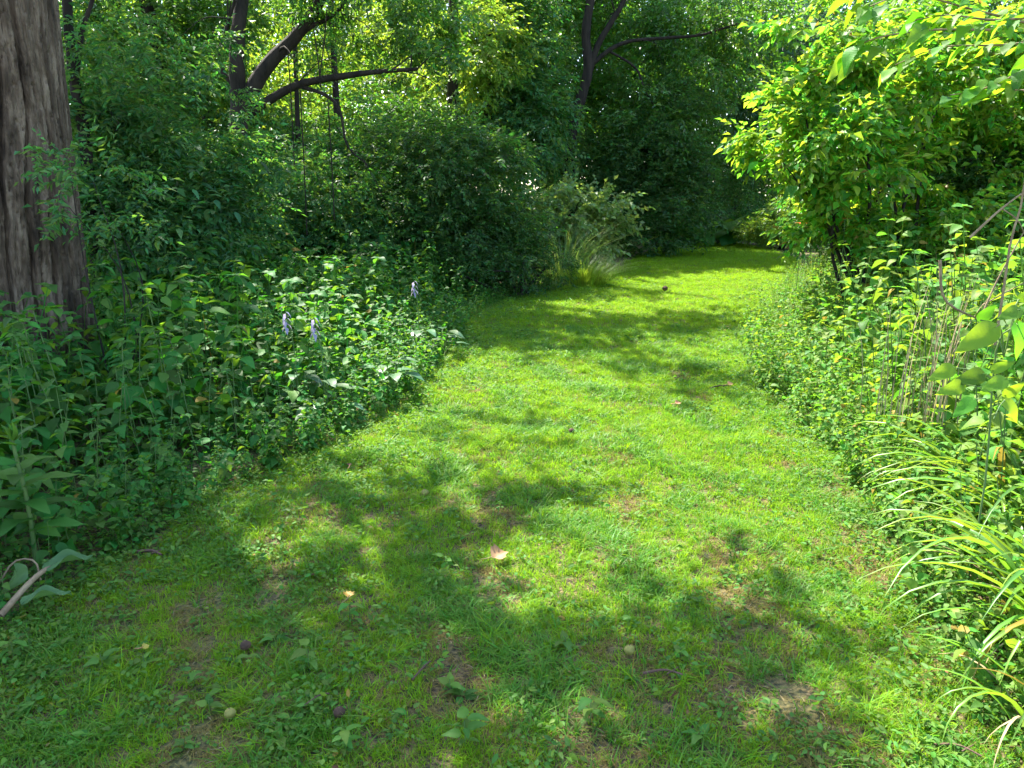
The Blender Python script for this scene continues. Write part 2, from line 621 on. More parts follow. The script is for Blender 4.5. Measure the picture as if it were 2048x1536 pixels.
def bare(x, y):
    """0 = full turf, 1 = bare earth"""
    b = wob(x, y, .55, 5) * .6 + wob(x, y, .22, 6) * .5
    near = np.clip((4.3 - y) / 2.0, 0, 1)
    return b + near * .5 - .9


def sample_lawn(n, y0, y1):
    y = rng.uniform(y0, y1, n * 3)
    x = rng.uniform(-7, 7, n * 3)
    k = inpoly(x, y, LAWN)
    return x[k][:n], y[k][:n]


GP, GS, GI = [], [], []
for (y0, y1, dens, sc) in [(.9, 3.2, 2300, .85), (3.2, 5.5, 2100, .85), (5.5, 9, 1500, .9), (9, 15, 800, 1.1), (15, 25, 420, 1.4)]:
    n = int(14 * (y1 - y0) * dens)
    y = rng.uniform(y0, y1, n)
    x = rng.uniform(-7, 7, n)
    k = inpoly(x + rng.normal(0, .06, n), y + rng.normal(0, .06, n), LAWN)
    x, y = x[k], y[k]
    b = bare(x, y)
    k = rng.uniform(0, 1, len(x)) > np.clip(b * 1.5, 0, .7)
    x, y, b = x[k], y[k], b[k]
    n = len(x)
    tall = wob(x, y, .4, 9)
    idx = rng.integers(0, 4, n)
    idx = np.where((tall > .35) & (rng.uniform(0, 1, n) < .3), rng.integers(4, 6, n), idx)
    dryp = np.clip(.08 + 1.15 * np.clip(b + .62, 0, 1) * np.clip((10 - y) / 6, 0, 1), 0, .85)
    idx = np.where(rng.uniform(0, 1, n) < dryp, rng.integers(6, 8, n), idx)
    deep = wob(x, y, .55, 21) + .5 * wob(x, y, .2, 22)
    idx = np.where((rng.uniform(0, 1, n) < np.clip(deep * .6 + .08, .04, .7)) & (y < 9), rng.integers(8, 10, n), idx)
    GP.append(np.stack([x, y, gz(x, y)], -1))
    GS.append(sc * rng.uniform(.65, 1.2, n) * np.where(y < 4, .85, 1))
    GI.append(idx)
scatter('lawn_grass', 'mown grass of the lawn path between the two weedy banks', tufts, np.concatenate(GP), np.concatenate(GS), np.concatenate(GI), .2)

# low broadleaf ground cover in patches of the lawn and along its edges
EDGE = np.array(LEFT_G + RIGHT_G)


def seg_dist(x, y, line):
    line = np.asarray(line)
    best = np.full(np.shape(x), 1e9)
    for a, b in zip(line[:-1], line[1:]):
        ab = b - a
        t_ = np.clip(((x - a[0]) * ab[0] + (y - a[1]) * ab[1]) / (ab @ ab), 0, 1)
        best = np.minimum(best, np.hypot(x - a[0] - t_ * ab[0], y - a[1] - t_ * ab[1]))
    return best


n = 200000
y = .9 + 13 * rng.uniform(0, 1, n) ** 1.5
x = rng.uniform(-5, 5, n)
dl, dr = seg_dist(x, y, LEFT_G), seg_dist(x, y, RIGHT_G)
ins = inpoly(x, y, LAWN)
pr = np.where(ins, np.exp(-dl / .42) * .9 + np.exp(-dr / .28) * .8 + np.clip(wob(x, y, .5, 12) - .35, 0, 1) * .5 + .015 + np.clip(wob(x, y, .35, 14) - .1, 0, 1) * .55 * (y < 3.6), np.exp(-np.minimum(dl, dr) / .35) * .9)
pr *= np.where(bare(x, y) > .35, .35, 1) * np.where(ins, .7, 1)
k = (rng.uniform(0, 1, n) < pr * .55) & (np.abs(x) < 4.6)
x, y = x[k], y[k]
scatter('ground_cover', 'small round leaved creeping ground cover along the lawn edges', covers, np.stack([x, y, gz(x, y)], -1), rng.uniform(.35, .72, len(x)) * (1 + .03 * y),
        rng.integers(0, 5, len(x)), .2)

# fallen dry straw and bits on the bare patches
n = 9000
x, y = sample_lawn(n, 1.2, 6)
k = bare(x, y) > -.1
x, y = x[k], y[k]
n = len(x)
a = rng.uniform(0, PI, n)
ln = rng.uniform(.012, .05, n)
d = np.stack([np.cos(a), np.sin(a), rng.normal(0, .2, n)], -1)
V, T = leaf_faces(np.stack([x, y, gz(x, y) + .012], -1), d, np.tile([0, 0, 1.0], (n, 1)), ln, .0028)
tag(link('dead_grass', to_mesh('dead_grass', V, None, T, M['straw'])), 'scattered dead grass straws on the worn patches of turf', kind='stuff')

# crumbled leaf litter
n = 2600
y = 1.3 + 9 * rng.uniform(0, 1, n) ** 1.6
x = rng.uniform(-4, 3.4, n)
dl = np.minimum(seg_dist(x, y, LEFT_G), seg_dist(x, y, RIGHT_G))
k = rng.uniform(0, 1, n) < np.where(inpoly(x, y, LAWN), .16 + .5 * np.exp(-dl / .25), np.exp(-dl / .5))
x, y = x[k], y[k]
n = len(x)
a = rng.uniform(0, 2 * PI, n)
V, T = leaf_faces(np.stack([x, y, gz(x, y) + rng.uniform(.008, .03, n)], -1), np.stack([np.cos(a), np.sin(a), rng.normal(0, .3, n)], -1), np.array([0, 0, 1.0]) + rng.normal(0, .4, (n, 3)), rng.uniform(.008, .028, n), rng.uniform(.005, .016, n), rng.uniform(-.3, .5, (n, 1)), True, rng.uniform(-.3, .5, (n, 1)))
M['litter'] = leaf_mat('litter', (.16, .095, .045), (.12, .06, .02), .15, .8, hv=.03, vv=.6, spec=.1)
tag(link('leaf_litter', to_mesh('leaf_litter', V, None, T, M['litter'])), 'crumbled brown leaf litter lying in the turf and along its edges', kind='stuff')

# ------------------------------------------------------------------ trees
TREES = {}


def bark_trunk(base, top_z, r0, r1, flare, seg=360, rows=430, seed=3):
    th = np.linspace(0, 2 * PI, seg, endpoint=False)
    z = np.linspace(-.1, top_z, rows)
    TH, Z = np.meshgrid(th, z)
    rad = r0 + (r1 - r0) * np.clip(Z / top_z, 0, 1) + flare * np.exp(-np.clip(Z, 0, 9) / .45)
    r_ = np.random.default_rng(seed)
    # long interlacing furrows: warped ridges round the trunk
    warp = .35 * np.sin(Z * 1.1 + 1) + .22 * np.sin(Z * 2.7 + TH * 2) + .14 * np.sin(Z * 5.3 + TH * 5 + 2) + .06 * np.sin(Z * 13 + TH * 9)
    fade = .6 + .4 * np.sin(Z * 2.3 + TH * 4 + 1.3 * np.sin(Z * 1.7))
    ph = TH * 24 + warp * 3.0
    g1 = np.clip(np.abs(np.sin(ph / 2)) / .42, 0, 1) ** .7
    ph2 = TH * 47 + warp * 5.0 + 1.9 * np.sin(Z * 3.1 + TH * 3)
    g2 = np.clip(np.abs(np.sin(ph2 / 2)) / .42, 0, 1) ** .8
    ph3 = TH * 95 + warp * 8 + 2.4 * np.sin(Z * 6.1 + TH * 5)
    g3 = np.clip(np.abs(np.sin(ph3 / 2)) / .5, 0, 1)
    cr = np.clip(np.abs(np.sin(Z * 9 + 2.6 * np.sin(TH * 14) + 5 * np.sin(TH * 5.0 + Z))) / .16, 0, 1)
    disp = .11 * (g1 - 1) * fade + .05 * (g2 - 1) * (1.35 - fade) + .014 * (g3 - .5) + .022 * (cr - 1) * g1 + .0025 * r_.normal(0, 1, TH.shape)
    lob = .03 * np.sin(TH * 5 + .5) * np.exp(-np.clip(Z, 0, 9) / .8) + .012 * np.sin(TH * 3 + Z)
    rr = rad + disp + lob
    lean = np.stack([.05 * Z, 0 * Z, 0 * Z], -1)
    V = np.stack([rr * np.cos(TH), rr * np.sin(TH), Z], -1) + lean
    i = (np.arange(rows - 1)[:, None] * seg + np.arange(seg)[None])
    j = (np.arange(rows - 1)[:, None] * seg + (np.arange(seg) + 1)[None] % seg)
    Q = np.stack([i, j, j + seg, i + seg], -1).reshape(-1, 4)
    return to_mesh('trunk', V.reshape(-1, 3), Q, None, M['bark'])


B1 = np.array([-4.17, 6.1, 0])
t1 = empty('big_tree', B1)
tag(t1, 'massive old tree trunk with deeply furrowed grey brown bark in the leafy bank', 'tree')
link('trunk', bark_trunk(B1, 7.5, .62, .58, .05), t1)
TREES['big'] = dict(root=t1, base=B1, fork=np.array([.36, 0, 7.2]), mat='bark', leaf='canopy_leaf', h=7.2)


def tree(key, name, label, base, trunk, r0, r1, limbs, mat='dark_bark', leaf='canopy_leaf', sides=10, group=None, cat='tree'):
    """trunk: world points; limbs: list of (world points, r0, r1)"""
    b = np.array(base, float)
    e = empty(name, b)
    tag(e, label, cat, group)
    pts = spline(trunk, max(8, 5 * len(trunk)))
    k = len(pts)
    rad = np.linspace(r0, r1, k) * (1 + .05 * np.sin(np.arange(k) * 1.7))
    rad[0] *= 1.25
    MB().tube(pts - b, rad, sides).build('trunk', M[mat], e)
    for lp, a, c in limbs:
        q = spline(lp, max(6, 5 * len(lp)))
        MB().tube(q - b, np.linspace(a, c, len(q)), 7).build('limb', M[mat], e)
        for k2 in range(5):
            i0 = int(rng.integers(len(q) // 3, len(q)))
            dq = nrm(q[i0] - q[i0 - 1])
            out_ = nrm(dq + rng.normal(0, .7, 3)) * rng.uniform(.35, .9)
            tw_ = spline([q[i0], q[i0] + out_ * .5 + np.array([0, 0, .06]), q[i0] + out_ + np.array([0, 0, -rng.uniform(0, .25)])], 7)
            MB().tube(tw_ - b, np.linspace(c * .5, .003, 7), 5).build('twig', M[mat], e)
    TREES[key] = dict(root=e, base=b, fork=pts[-1] - b, mat=mat, leaf=leaf, h=pts[-1][2])
    return e


def gp(x, y):
    return np.array([x, y, 0.0])


D = 11.0
tree('crooked', 'crooked_tree', 'dark crooked tree with forked arching limbs against bright yellow leaves', gp(-4.25, 11),
     [gp(-4.25, 11), P(462, 420, D), P(478, 245, D), P(476, 180, D), P(474, 90, D), P(490, -80, D + .3), P(500, -420, D + .6)], .15, .07,
     [([P(480, 240, D), P(510, 170, D), P(545, 120, D), P(590, 75, D), P(635, 10, D), P(680, -120, D), P(760, -420, D)], .12, .05),
      ([P(484, 236, D), P(530, 205, D), P(600, 168, D), P(700, 150, D - .1), P(760, 143, D - .1), P(835, 138, D - .2)], .075, .022),
      ([P(598, 172, D), P(650, 190, D), P(680, 222, D), P(694, 290, D), P(735, 330, D)], .03, .01),
      ([P(585, 76, D), P(620, 55, D), P(680, 20, D), P(720, -40, D)], .04, .02),
      ([P(476, 180, D), P(440, 130, D), P(452, 60, D), P(470, 0, D)], .04, .02)])
D = 20.0
tree('centre', 'tall_forked_tree', 'slim dark forked tree rising from the dark shrubs at the bend', gp(1.55, 20),
     [gp(1.45, 20), P(1140, 295, D), P(1160, 205, D), P(1176, 140, D), P(1172, 60, D), P(1186, -60, D), P(1200, -500, D)], .155, .09,
     [([P(1178, 145, D), P(1196, 90, D), P(1225, 40, D), P(1252, -10, D), P(1300, -160, D), P(1330, -400, D)], .085, .05),
      ([P(1182, 130, D), P(1222, 98, D), P(1262, 82, D), P(1330, 76, D), P(1400, 70, D), P(1452, 55, D), P(1500, 40, D)], .06, .02),
      ([P(1215, 100, D), P(1270, 135, D), P(1290, 180, D), P(1310, 215, D)], .035, .012)], mat='dark_bark')
bgt = [(905, 250, 17, .13, 'brown trunk standing behind the rounded dark bush'), (853, 250, 19, .12, 'dark trunk in the bright gap behind the rounded bush'),
       (977, 265, 18, .1, 'dark trunk between rounded bush and climbing vines'), (790, 235, 21, .1, 'thin far trunk in the yellow gap under the long limb'),
       (680, 330, 15, .07, 'slender bare trunk below the long arching limb'), (302, 60, 14, .13, 'grey trunk high behind the bluish shaded leaves'),
       (395, 30, 17, .12, 'pale trunk near the top beside the crooked tree'), (600, 420, 14, .05, 'thin sapling trunk among the shaded bushes'),
       (1590, 200, 30, .2, 'far trunk behind the bluish tree at the bend'), (1330, 150, 27, .16, 'hidden trunk in the dark wood past the forked tree'),
       (120, 300, 15, .12, 'dark trunk partly hidden by the massive old tree'), (1480, 200, 33, .2, 'far dark trunk in the gap beyond the path end'), (1850, 200, 15, .14, 'dark trunk standing behind the bright leaning shrub')]
for q, (px, py, D, r0, lb) in enumerate(bgt):
    b = P(px, py, D)
    b[2] = 0
    s = rng.uniform(-.25, .25)
    tree('bg%d' % q, 'woodland_tree', lb, b, [b, P(px + 6 * s, py, D), b + np.array([s, 0, 5.0]), b + np.array([1.6 * s, .2, 9.5])], r0 * 1.15, r0 * .6, [], leaf='sun_tint_leaf' if q in (1, 3, 5, 6, 4) else 'canopy_leaf', sides=8,
         group='tree trunks in the wood behind the bushes')
D = 8.2
b = P(160, 330, D)
b[2] = 0
tree('slim', 'slender_sapling', 'slim dark leaning sapling close behind the massive furrowed trunk', b,
     [b, P(172, 300, D), P(155, 200, D), P(143, 110, D), P(134, 0, D), P(130, -250, D)], .065, .04,
     [([P(150, 165, D), P(165, 60, D), P(185, 0, D), P(215, -120, D)], .03, .015), ([P(160, 270, D), P(200, 255, D), P(240, 262, D)], .018, .006)], leaf='shade_leaf')

# ------------------------------------------------------------------ canopies: clumps of leaves above the frame, hung where the sunlight is held off the ground
def poly(*px):
    return [tuple(G(*q)) for q in px]


SHADE = [  # ground outlines of shade, with leaf cover
    (poly((1335, 490), (1620, 492), (1585, 532), (1420, 548), (1250, 540), (1240, 545), (1180, 560)), 1.0),
    (poly((1120, 574), (1210, 580), (1335, 583), (1250, 603), (1120, 612), (960, 640), (1000, 605)), .95),
    (poly((1110, 640), (1300, 632), (1510, 620), (1480, 655), (1300, 688), (1130, 715), (930, 700), (900, 690), (960, 630)), .95),
    (poly((930, 640), (1050, 610), (1080, 640), (1100, 700), (960, 710), (890, 700)), .8),
    (poly((1230, 700), (1330, 696), (1310, 740), (1215, 745)), .55),
    (poly((1300, 762), (1420, 735), (1530, 745), (1480, 800), (1320, 815)), .65),
    (poly((880, 880), (990, 835), (1060, 840), (1000, 900), (870, 960)), .85),
    (poly((1010, 905), (1300, 900), (1290, 925), (1020, 945)), .7),
    (poly((330, 1060), (520, 960), (690, 960), (850, 985), (1100, 930), (1150, 1010), (1010, 1090), (900, 1130), (700, 1100), (430, 1080)), .95),
    (poly((-300, 1250), (200, 1130), (520, 1080), (700, 1140), (1040, 1090), (1060, 1200), (1250, 1220), (1500, 1180), (1600, 1330), (1540, 1600), (-400, 1700)), 1.0),
    (poly((1450, 1200), (1560, 1200), (1620, 1260), (1610, 1330), (1450, 1330)), .6),
    (poly((560, 905), (720, 850), (770, 900), (650, 985), (500, 985)), .9),
    ([(-9, 2.4), (-3.2, 2.6), (-2.3, 3.4), (-1.9, 4.3), (-1.75, 5.4), (-2.1, 6.6), (-2.8, 7.6), (-4, 9.5), (-9, 10)], .92),   # the leafy bank by the big tree
]
LIGHT = [poly((730, 890), (840, 865), (850, 925), (745, 930)), poly((855, 950), (960, 925), (1010, 970), (880, 985)), poly((660, 890), (715, 890), (715, 935), (660, 935)),
         poly((1070, 1150), (1130, 1095), (1240, 1130), (1220, 1205), (1090, 1215)), poly((555, 1115), (605, 1115), (605, 1155), (555, 1155)), poly((400, 1070), (480, 1060), (520, 1120), (410, 1130))]
SHADEVOL = [  # shaded plants: centre, radii, cover
    ((-4.5, 8.6, 1.6), (1.6, 1.6, 1.8), .5), ((-3.2, 11.8, 1.5), (2.4, 1.5, 1.8), .35), ((-1.2, 13.2, 1.6), (1.9, 1.4, 1.5), .5),
    ((2.6, 19.8, 2.2), (3.0, 1.6, 2.4), .9), ((6.0, 26, 2.5), (3.5, 2, 3), .9), ((1.6, 20.6, 4.8), (4.2, 1.8, 2.2), .8), ((5.5, 26.5, 5.0), (4.5, 1.8, 2.5), .5), ((-5.6, 14.5, 3.2), (2.6, 1.6, 1.6), .6), ((0.2, 18.4, 3.2), (1.4, 1.2, 2.2), .8), ((5.6, 9.6, 1.2), (1.6, 1.4, 1.2), .5), ((-3.95, 6.1, 2.5), (.9, .9, 2.5), .7),
]
tg = []
n = 26000
x, y = rng.uniform(-9, 8, n), rng.uniform(.2, 25, n)
cov = np.zeros(n)
for pl, c in SHADE:
    cov = np.maximum(cov, inpoly(x + rng.normal(0, .07, n), y + rng.normal(0, .07, n), pl) * c)
for pl in LIGHT:
    cov = np.where(inpoly(x, y, pl), 0, cov)
k = rng.uniform(0, 1, n) < cov
tg.append(np.stack([x[k], y[k], np.where((x[k] < -1.2) & (y[k] < 10) & ~inpoly(x[k], y[k], LAWN), .7, 0)], -1))
for c, rad, cv in SHADEVOL:
    m_ = int(90 * rad[0] * rad[1] * 3 * cv)
    u = nrm(rng.normal(0, 1, (m_, 3))) * rng.uniform(0, 1, (m_, 1)) ** .33
    tg.append(np.array(c) + u * np.array(rad))
x, y = rng.uniform(-4, 2, 900), rng.uniform(.6, 3.9, 900)
k = inpoly(x, y, SHADE[9][0])
for pl in LIGHT:
    k &= ~inpoly(x, y, pl)
tg.append(np.stack([x[k], y[k], 0 * x[k]], -1))
tg = np.concatenate(tg)
hmin = 5.2
h = hmin + rng.uniform(0, 3.6, len(tg)) + .09 * tg[:, 1]
cp = tg + SD[None] * ((h - tg[:, 2]) / SD[2])[:, None]
LIGHTVOL = [((1.25, 13.5, .5), .8), ((.9, 15.3, 1.7), .9), ((4.6, 8.6, 2.4), 2.0), ((-1.35, 6.2, .7), .75), ((3.3, 4.6, .5), 1.5), ((3.4, 7.2, .6), 1.6), ((-3.2, 20, 4.5), 2.0), ((7.6, 21.5, 1.0), 1.7), ((5.9, 20.8, .2), .9)] + [((*G(a_, b_), .02), r_) for a_, b_, r_ in ((1150, 1150, .5), (800, 893, .4), (930, 947, .42), (690, 913, .25), (580, 1133, .28), (450, 1095, .33), (1350, 900, .9), (950, 770, .7))]
for c, rad in LIGHTVOL:
    v_ = cp - np.array(c)
    al = v_ @ SD
    away = np.linalg.norm(v_ - al[:, None] * SD, axis=1)
    cp = cp[~((al > 0) & (away < rad))]
for it in range(12):                                   # lift any clump that would hang into the view
    px, py, dp = project(cp)
    low = (py > -70) & (dp > 0)
    cp[low] += SD * .8
print('canopy targets', len(tg))
keys = [k_ for k_ in TREES if k_ not in ('slim',)]
bases = np.array([TREES[k_]['base'][:2] + TREES[k_]['fork'][:2] * (1 if k_ != 'big' else 1) for k_ in keys])
dist = np.linalg.norm(cp[:, None, :2] - bases[None], axis=2)
near = dist.argmin(1)
CROWNS = {k_: [] for k_ in TREES}
for q, k_ in enumerate(keys):
    pts = cp[near == q]
    if len(pts) < 30:
        continue
    tr = TREES[k_]
    d = rng.normal(0, 1, pts.shape) * np.array([1, 1, .25])
    V, T = sprays(pts, d, np.array([0, 0, 1.0]) + rng.normal(0, .3, pts.shape), .15 * rng.uniform(.75, 1.2, len(pts)), .62, 7)
    CROWNS[k_].append((V, T))
    sel = pts[rng.choice(len(pts), min(14, len(pts) // 20), replace=False)]
    f = tr['base'] + tr['fork']
    for s_ in sel:
        a0 = f + np.array([0, 0, -rng.uniform(0, 2.0)]) if s_[2] > 4 else f
        a0[2] = min(a0[2], s_[2] - .4)
        frac = a0[2] / max(f[2], .1)
        a0[:2] = tr['base'][:2] + tr['fork'][:2] * min(1, frac)
        mid = (a0 + s_) / 2 + np.array([0, 0, .35])
        qq = spline([a0, mid, s_], 9)
        MB().tube(qq - tr['base'], np.linspace(.075, .012, 9), 6).build('limb', M[tr['mat']], tr['root'])


# foliage of the woodland trees that comes down into view
def crown(key, lobes, n_, L, mat=None, **kw):
    CROWNS[key].append(foliage(lobes, n_, L, **kw))
    if mat:
        TREES[key]['leaf'] = mat


def lobe(px, py, y, rx, ry, rz, wgt=1.0):
    return (*P(px, py, y), rx, ry, rz, wgt)


crown('crooked', [lobe(600, 20, 12.2, .9, .6, .5, .4), lobe(800, 45, 11.8, .75, .6, .5, 1.6), lobe(885, 70, 11.4, .5, .6, .5, 1.4), lobe(760, -20, 11, 1.2, 1, .6, 1.5), lobe(690, 100, 11.5, .6, .6, .4, .5), lobe(620, 270, 11.6, .5, .5, .4, .3), lobe(850, 150, 10.9, .35, .35, .22, .5), lobe(700, 330, 11, .35, .3, .2, .25)], 900, .10, comp=True, k=10, wr=.42)
crown('slim', [lobe(250, 120, 8.6, .8, .8, .8), lobe(330, 250, 8.8, 1.0, .8, .8), lobe(210, 330, 8.2, .6, .6, .7), lobe(390, 340, 9, .6, .6, .5, .8), lobe(310, 60, 9, .8, .6, .5, .6)], 1150, .085, comp=True, k=10, wr=.42)
crown('centre', [lobe(1120, 80, 22.0, 1.6, 1.0, 1.4), lobe(1100, 200, 22, 1.5, 1.0, 1.5), lobe(1300, 150, 21.9, 1.7, 1.2, 1.1), lobe(1420, 150, 21, 1.3, 1.1, .9), lobe(1390, 30, 20.8, 1.5, 1.2, .8), lobe(1220, 250, 22, 1.5, 1.0, 1.2, .8), lobe(1300, 250, 20, 1, .9, .9, .8), lobe(1480, 60, 21, 1.2, 1, 1.2), lobe(1250, 20, 22, 1.6, 1, .9)], 3600, .14, wr=.5)
crown('bg0', [lobe(930, 130, 17.2, 1.0, 1, 1.0), lobe(985, 60, 17, .9, .9, .8), lobe(860, 200, 17.6, .8, .8, .6, .5)], 700, .12, 'sun_tint_leaf')
crown('bg1', [lobe(830, 140, 19.5, 1.6, 1.1, 1.3, .8), lobe(900, 240, 20, 1.2, 1, .8, .6)], 800, .13)
crown('bg2', [lobe(1010, 130, 18.5, 1.0, 1, 1.7), lobe(1030, 260, 18, 1.2, 1, 1.2), lobe(1060, 60, 18.4, .7, 1, 1.4), lobe(1060, 230, 18.6, .9, 1, 1.2), lobe(980, 30, 18.6, .9, .9, .9)], 2600, .13, 'shade_leaf')
crown('bg3', [lobe(720, 120, 21.5, 2.2, 1.2, 1.8, .7), lobe(620, 60, 22, 2, 1.2, 1.5, .7), lobe(800, 20, 23, 2.4, 1.2, 1.6, .8), lobe(880, 130, 23, 2.0, 1.2, 1.8, .8), lobe(560, 170, 22, 2, 1.2, 1.5, .7)], 2600, .15)
crown('bg4', [lobe(640, 280, 15.5, 1.3, 1, 1.0, .6), lobe(560, 330, 15, 1.0, 1, .8, .6), lobe(760, 230, 16, 1.2, 1, .8, .7), lobe(850, 280, 16, 1, 1, .8, .8)], 1300, .11, 'canopy_leaf')
crown('bg5', [lobe(300, 60, 14.5, 1.6, 1, 1.2, .8), lobe(220, 160, 15, 1.2, 1, 1.0, .8), lobe(400, 170, 15, 1.2, 1, 1.0, .6), lobe(260, 200, 14, 1.2, 1, 1.0), lobe(420, 40, 14.6, .9, .9, .9)], 2600, .11, 'canopy_leaf')
crown('bg6', [lobe(430, 80, 17.6, 1.5, 1, 1.6, .8), lobe(360, 250, 18, 1.7, 1, 1.2, .7), lobe(520, 140, 18.2, 1.6, 1, 1.2, .7), lobe(330, 90, 19, 1.8, 1, 1.6, .7), lobe(200, 60, 19, 2, 1, 1.6, .7)], 2000, .13)
crown('bg7', [lobe(600, 330, 14, .9, .8, .7), lobe(520, 260, 14.3, .8, .8, .6), lobe(690, 260, 14.2, .9, .8, .6, .8), lobe(770, 300, 14.4, .8, .8, .6), lobe(640, 400, 13.6, .9, .7, .6)], 1500, .10, 'shade_leaf', comp=True, k=9, wr=.42)
crown('bg8', [lobe(1580, 110, 29, 1.9, 1.5, 2.6), lobe(1640, 60, 30, 1.8, 1.5, 2.2), lobe(1560, 240, 28, 1.5, 1.2, 1.4)], 2200, .15, 'blue_leaf')
crown('bg9', [lobe(1330, 80, 27, 2.6, 1.5, 2.6), lobe(1440, 100, 27.5, 2.2, 1.5, 2.6), lobe(1240, 40, 26, 2.0, 1.5, 2.0), lobe(1500, 230, 30, 1.4, 1.2, 1.6), lobe(1180, 150, 26, 2.2, 1.5, 2.6), lobe(1290, 220, 26, 2.2, 1.5, 2.2)], 5200, .16, 'canopy_leaf')
crown('bg10', [lobe(120, 200, 15, 1.6, 1.2, 1.6), lobe(200, 350, 14, 1.3, 1, 1.0), lobe(170, 60, 14, 1.2, 1, 1.2), lobe(240, 260, 13, 1.0, .9, .9)], 2000, .11, 'shade_leaf')
crown('bg12', [lobe(1800, 120, 15.5, 1.5, 1.2, 1.6), lobe(1950, 60, 15, 1.6, 1.2, 1.6), lobe(1700, 250, 15, 1.2, 1.0, 1.2), lobe(1880, 260, 14.5, 1.5, 1, 1.2), lobe(2040, 250, 14, 1.3, 1, 1.4), lobe(1680, 400, 15, 1.2, 1, .8), lobe(1850, 400, 14, 1.4, 1, .9), lobe(2040, 400, 13, 1.3, 1, .9)], 3400, .12, 'dark_leaf')
crown('bg11', [lobe(1470, 240, 33, 2.2, 1.6, 3.0), lobe(1430, 360, 31, 2.2, 1.2, 1.6)], 1600, .16, 'dark_leaf')
for k_, parts in CROWNS.items():
    if parts:
        b = MB()
        for V, T in parts:
            b.add(V - TREES[k_]['base'], None, T)
        b.build('crown', M[TREES[k_]['leaf']], TREES[k_]['root'], smooth=False)


# ------------------------------------------------------------------ shrubs
def shrub(name, label, base, lobes, n_, L, mat, stems=6, cat='shrub', bark='dark_bark', sr=.028, **kw):
    b = np.array([base[0], base[1], 0.0])
    e = empty(name, b)
    tag(e, label, cat)
    V, T = foliage(lobes, n_, L, **kw)
    MB().add(V - b, None, T).build('foliage', M[mat], e, smooth=False)
    for q in range(stems):
        l = lobes[q % len(lobes)]
        tip = np.array(l[:3]) + rng.normal(0, .25, 3) * np.array(l[3:6])
        a0 = b + np.array([rng.normal(0, .12), rng.normal(0, .12), -.03])
        mid = a0 * .5 + tip * .5 + np.array([rng.normal(0, .15), rng.normal(0, .15), .15])
        qq = spline([a0, mid, tip], 10)
        MB().tube(qq - b, np.linspace(sr, sr * .22, 10), 6).build('stem', M[bark], e)
    return e


def gnd(px, y):
    return P(px, 400, y)[:2]


shrub('shaded_shrub', 'bluish green shaded shrub with feathery leaves beside the massive trunk', gnd(290, 8.6),
      [lobe(260, 420, 8.6, .8, .7, .6), lobe(380, 380, 8.8, .8, .7, .7), lobe(460, 370, 9.2, .6, .6, .5), lobe(230, 280, 8.8, .6, .6, .5, .7), lobe(340, 480, 8.4, .8, .7, .45), lobe(560, 320, 9.4, .35, .4, .3, .5)], 2300, .095, 'shade_leaf', comp=True, k=10, wr=.42)
shrub('young_sapling', 'thin young sapling drooping feathery leaves across the massive furrowed trunk', (-2.95, 5.5), [lobe(110, 320, 5.3, .28, .2, .07), lobe(190, 345, 5.4, .25, .2, .12), lobe(230, 420, 5.6, .25, .25, .2), lobe(140, 390, 5.4, .2, .2, .07, .6)], 90, .07, 'shade_leaf', stems=4, comp=True, k=10, wr=.4, clump=6, sr=.008)
shrub('woodland_shrub', 'open dim shrub between the crooked tree and the rounded dark bush', gnd(560, 11.6),
      [lobe(520, 440, 11.6, .9, .8, .7), lobe(620, 400, 12, .8, .8, .7), lobe(660, 480, 11.8, .9, .7, .5), lobe(430, 480, 11.2, .9, .8, .5), lobe(740, 480, 11.8, .5, .6, .5)], 2600, .085, 'shade_leaf')
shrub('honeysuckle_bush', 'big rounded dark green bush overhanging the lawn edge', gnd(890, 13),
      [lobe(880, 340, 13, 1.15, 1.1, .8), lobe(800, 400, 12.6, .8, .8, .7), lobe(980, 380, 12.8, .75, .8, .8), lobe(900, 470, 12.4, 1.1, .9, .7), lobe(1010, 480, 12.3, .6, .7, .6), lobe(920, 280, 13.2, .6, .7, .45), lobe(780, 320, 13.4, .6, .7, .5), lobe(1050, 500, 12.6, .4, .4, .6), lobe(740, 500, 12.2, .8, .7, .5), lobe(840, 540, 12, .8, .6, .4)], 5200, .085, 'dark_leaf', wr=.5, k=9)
shrub('low_bush', 'low small leaved bush at the foot of the rounded dark bush', gnd(1030, 11.8),
      [lobe(1040, 520, 12, .5, .5, .5), lobe(950, 550, 11.6, .6, .5, .35), lobe(1100, 530, 12.6, .35, .4, .4)], 700, .055, 'dark_leaf')
shrub('vine_thicket', 'pale leaved vine thicket catching sun behind the tall grass clump', gnd(1130, 15.6),
      [lobe(1090, 400, 15.6, .45, .6, .45), lobe(1140, 420, 15.4, .6, .6, .5), lobe(1200, 430, 15.8, .6, .6, .45), lobe(1120, 460, 15.2, .6, .5, .4), lobe(1190, 480, 15.4, .5, .5, .4)], 900, .11, 'pale_leaf', wr=.8, k=6)
shrub('dark_thicket', 'tall dark thicket under the forked tree where the path bends', gnd(1320, 20),
      [lobe(1290, 330, 20, 1.5, 1.1, 1.2), lobe(1350, 260, 20.4, 1.1, 1, 1.1), lobe(1250, 400, 19.4, 1.2, 1, 1.0), lobe(1350, 410, 19.6, .9, .9, 1.0), lobe(1390, 330, 20, .5, .7, .9), lobe(1300, 470, 19, 1.0, .7, .5), lobe(1170, 370, 20.4, 1.1, 1, .9), lobe(1235, 320, 20.8, .9, 1, .9)], 5600, .12, 'dark_leaf', comp=True, k=9, wr=.45)
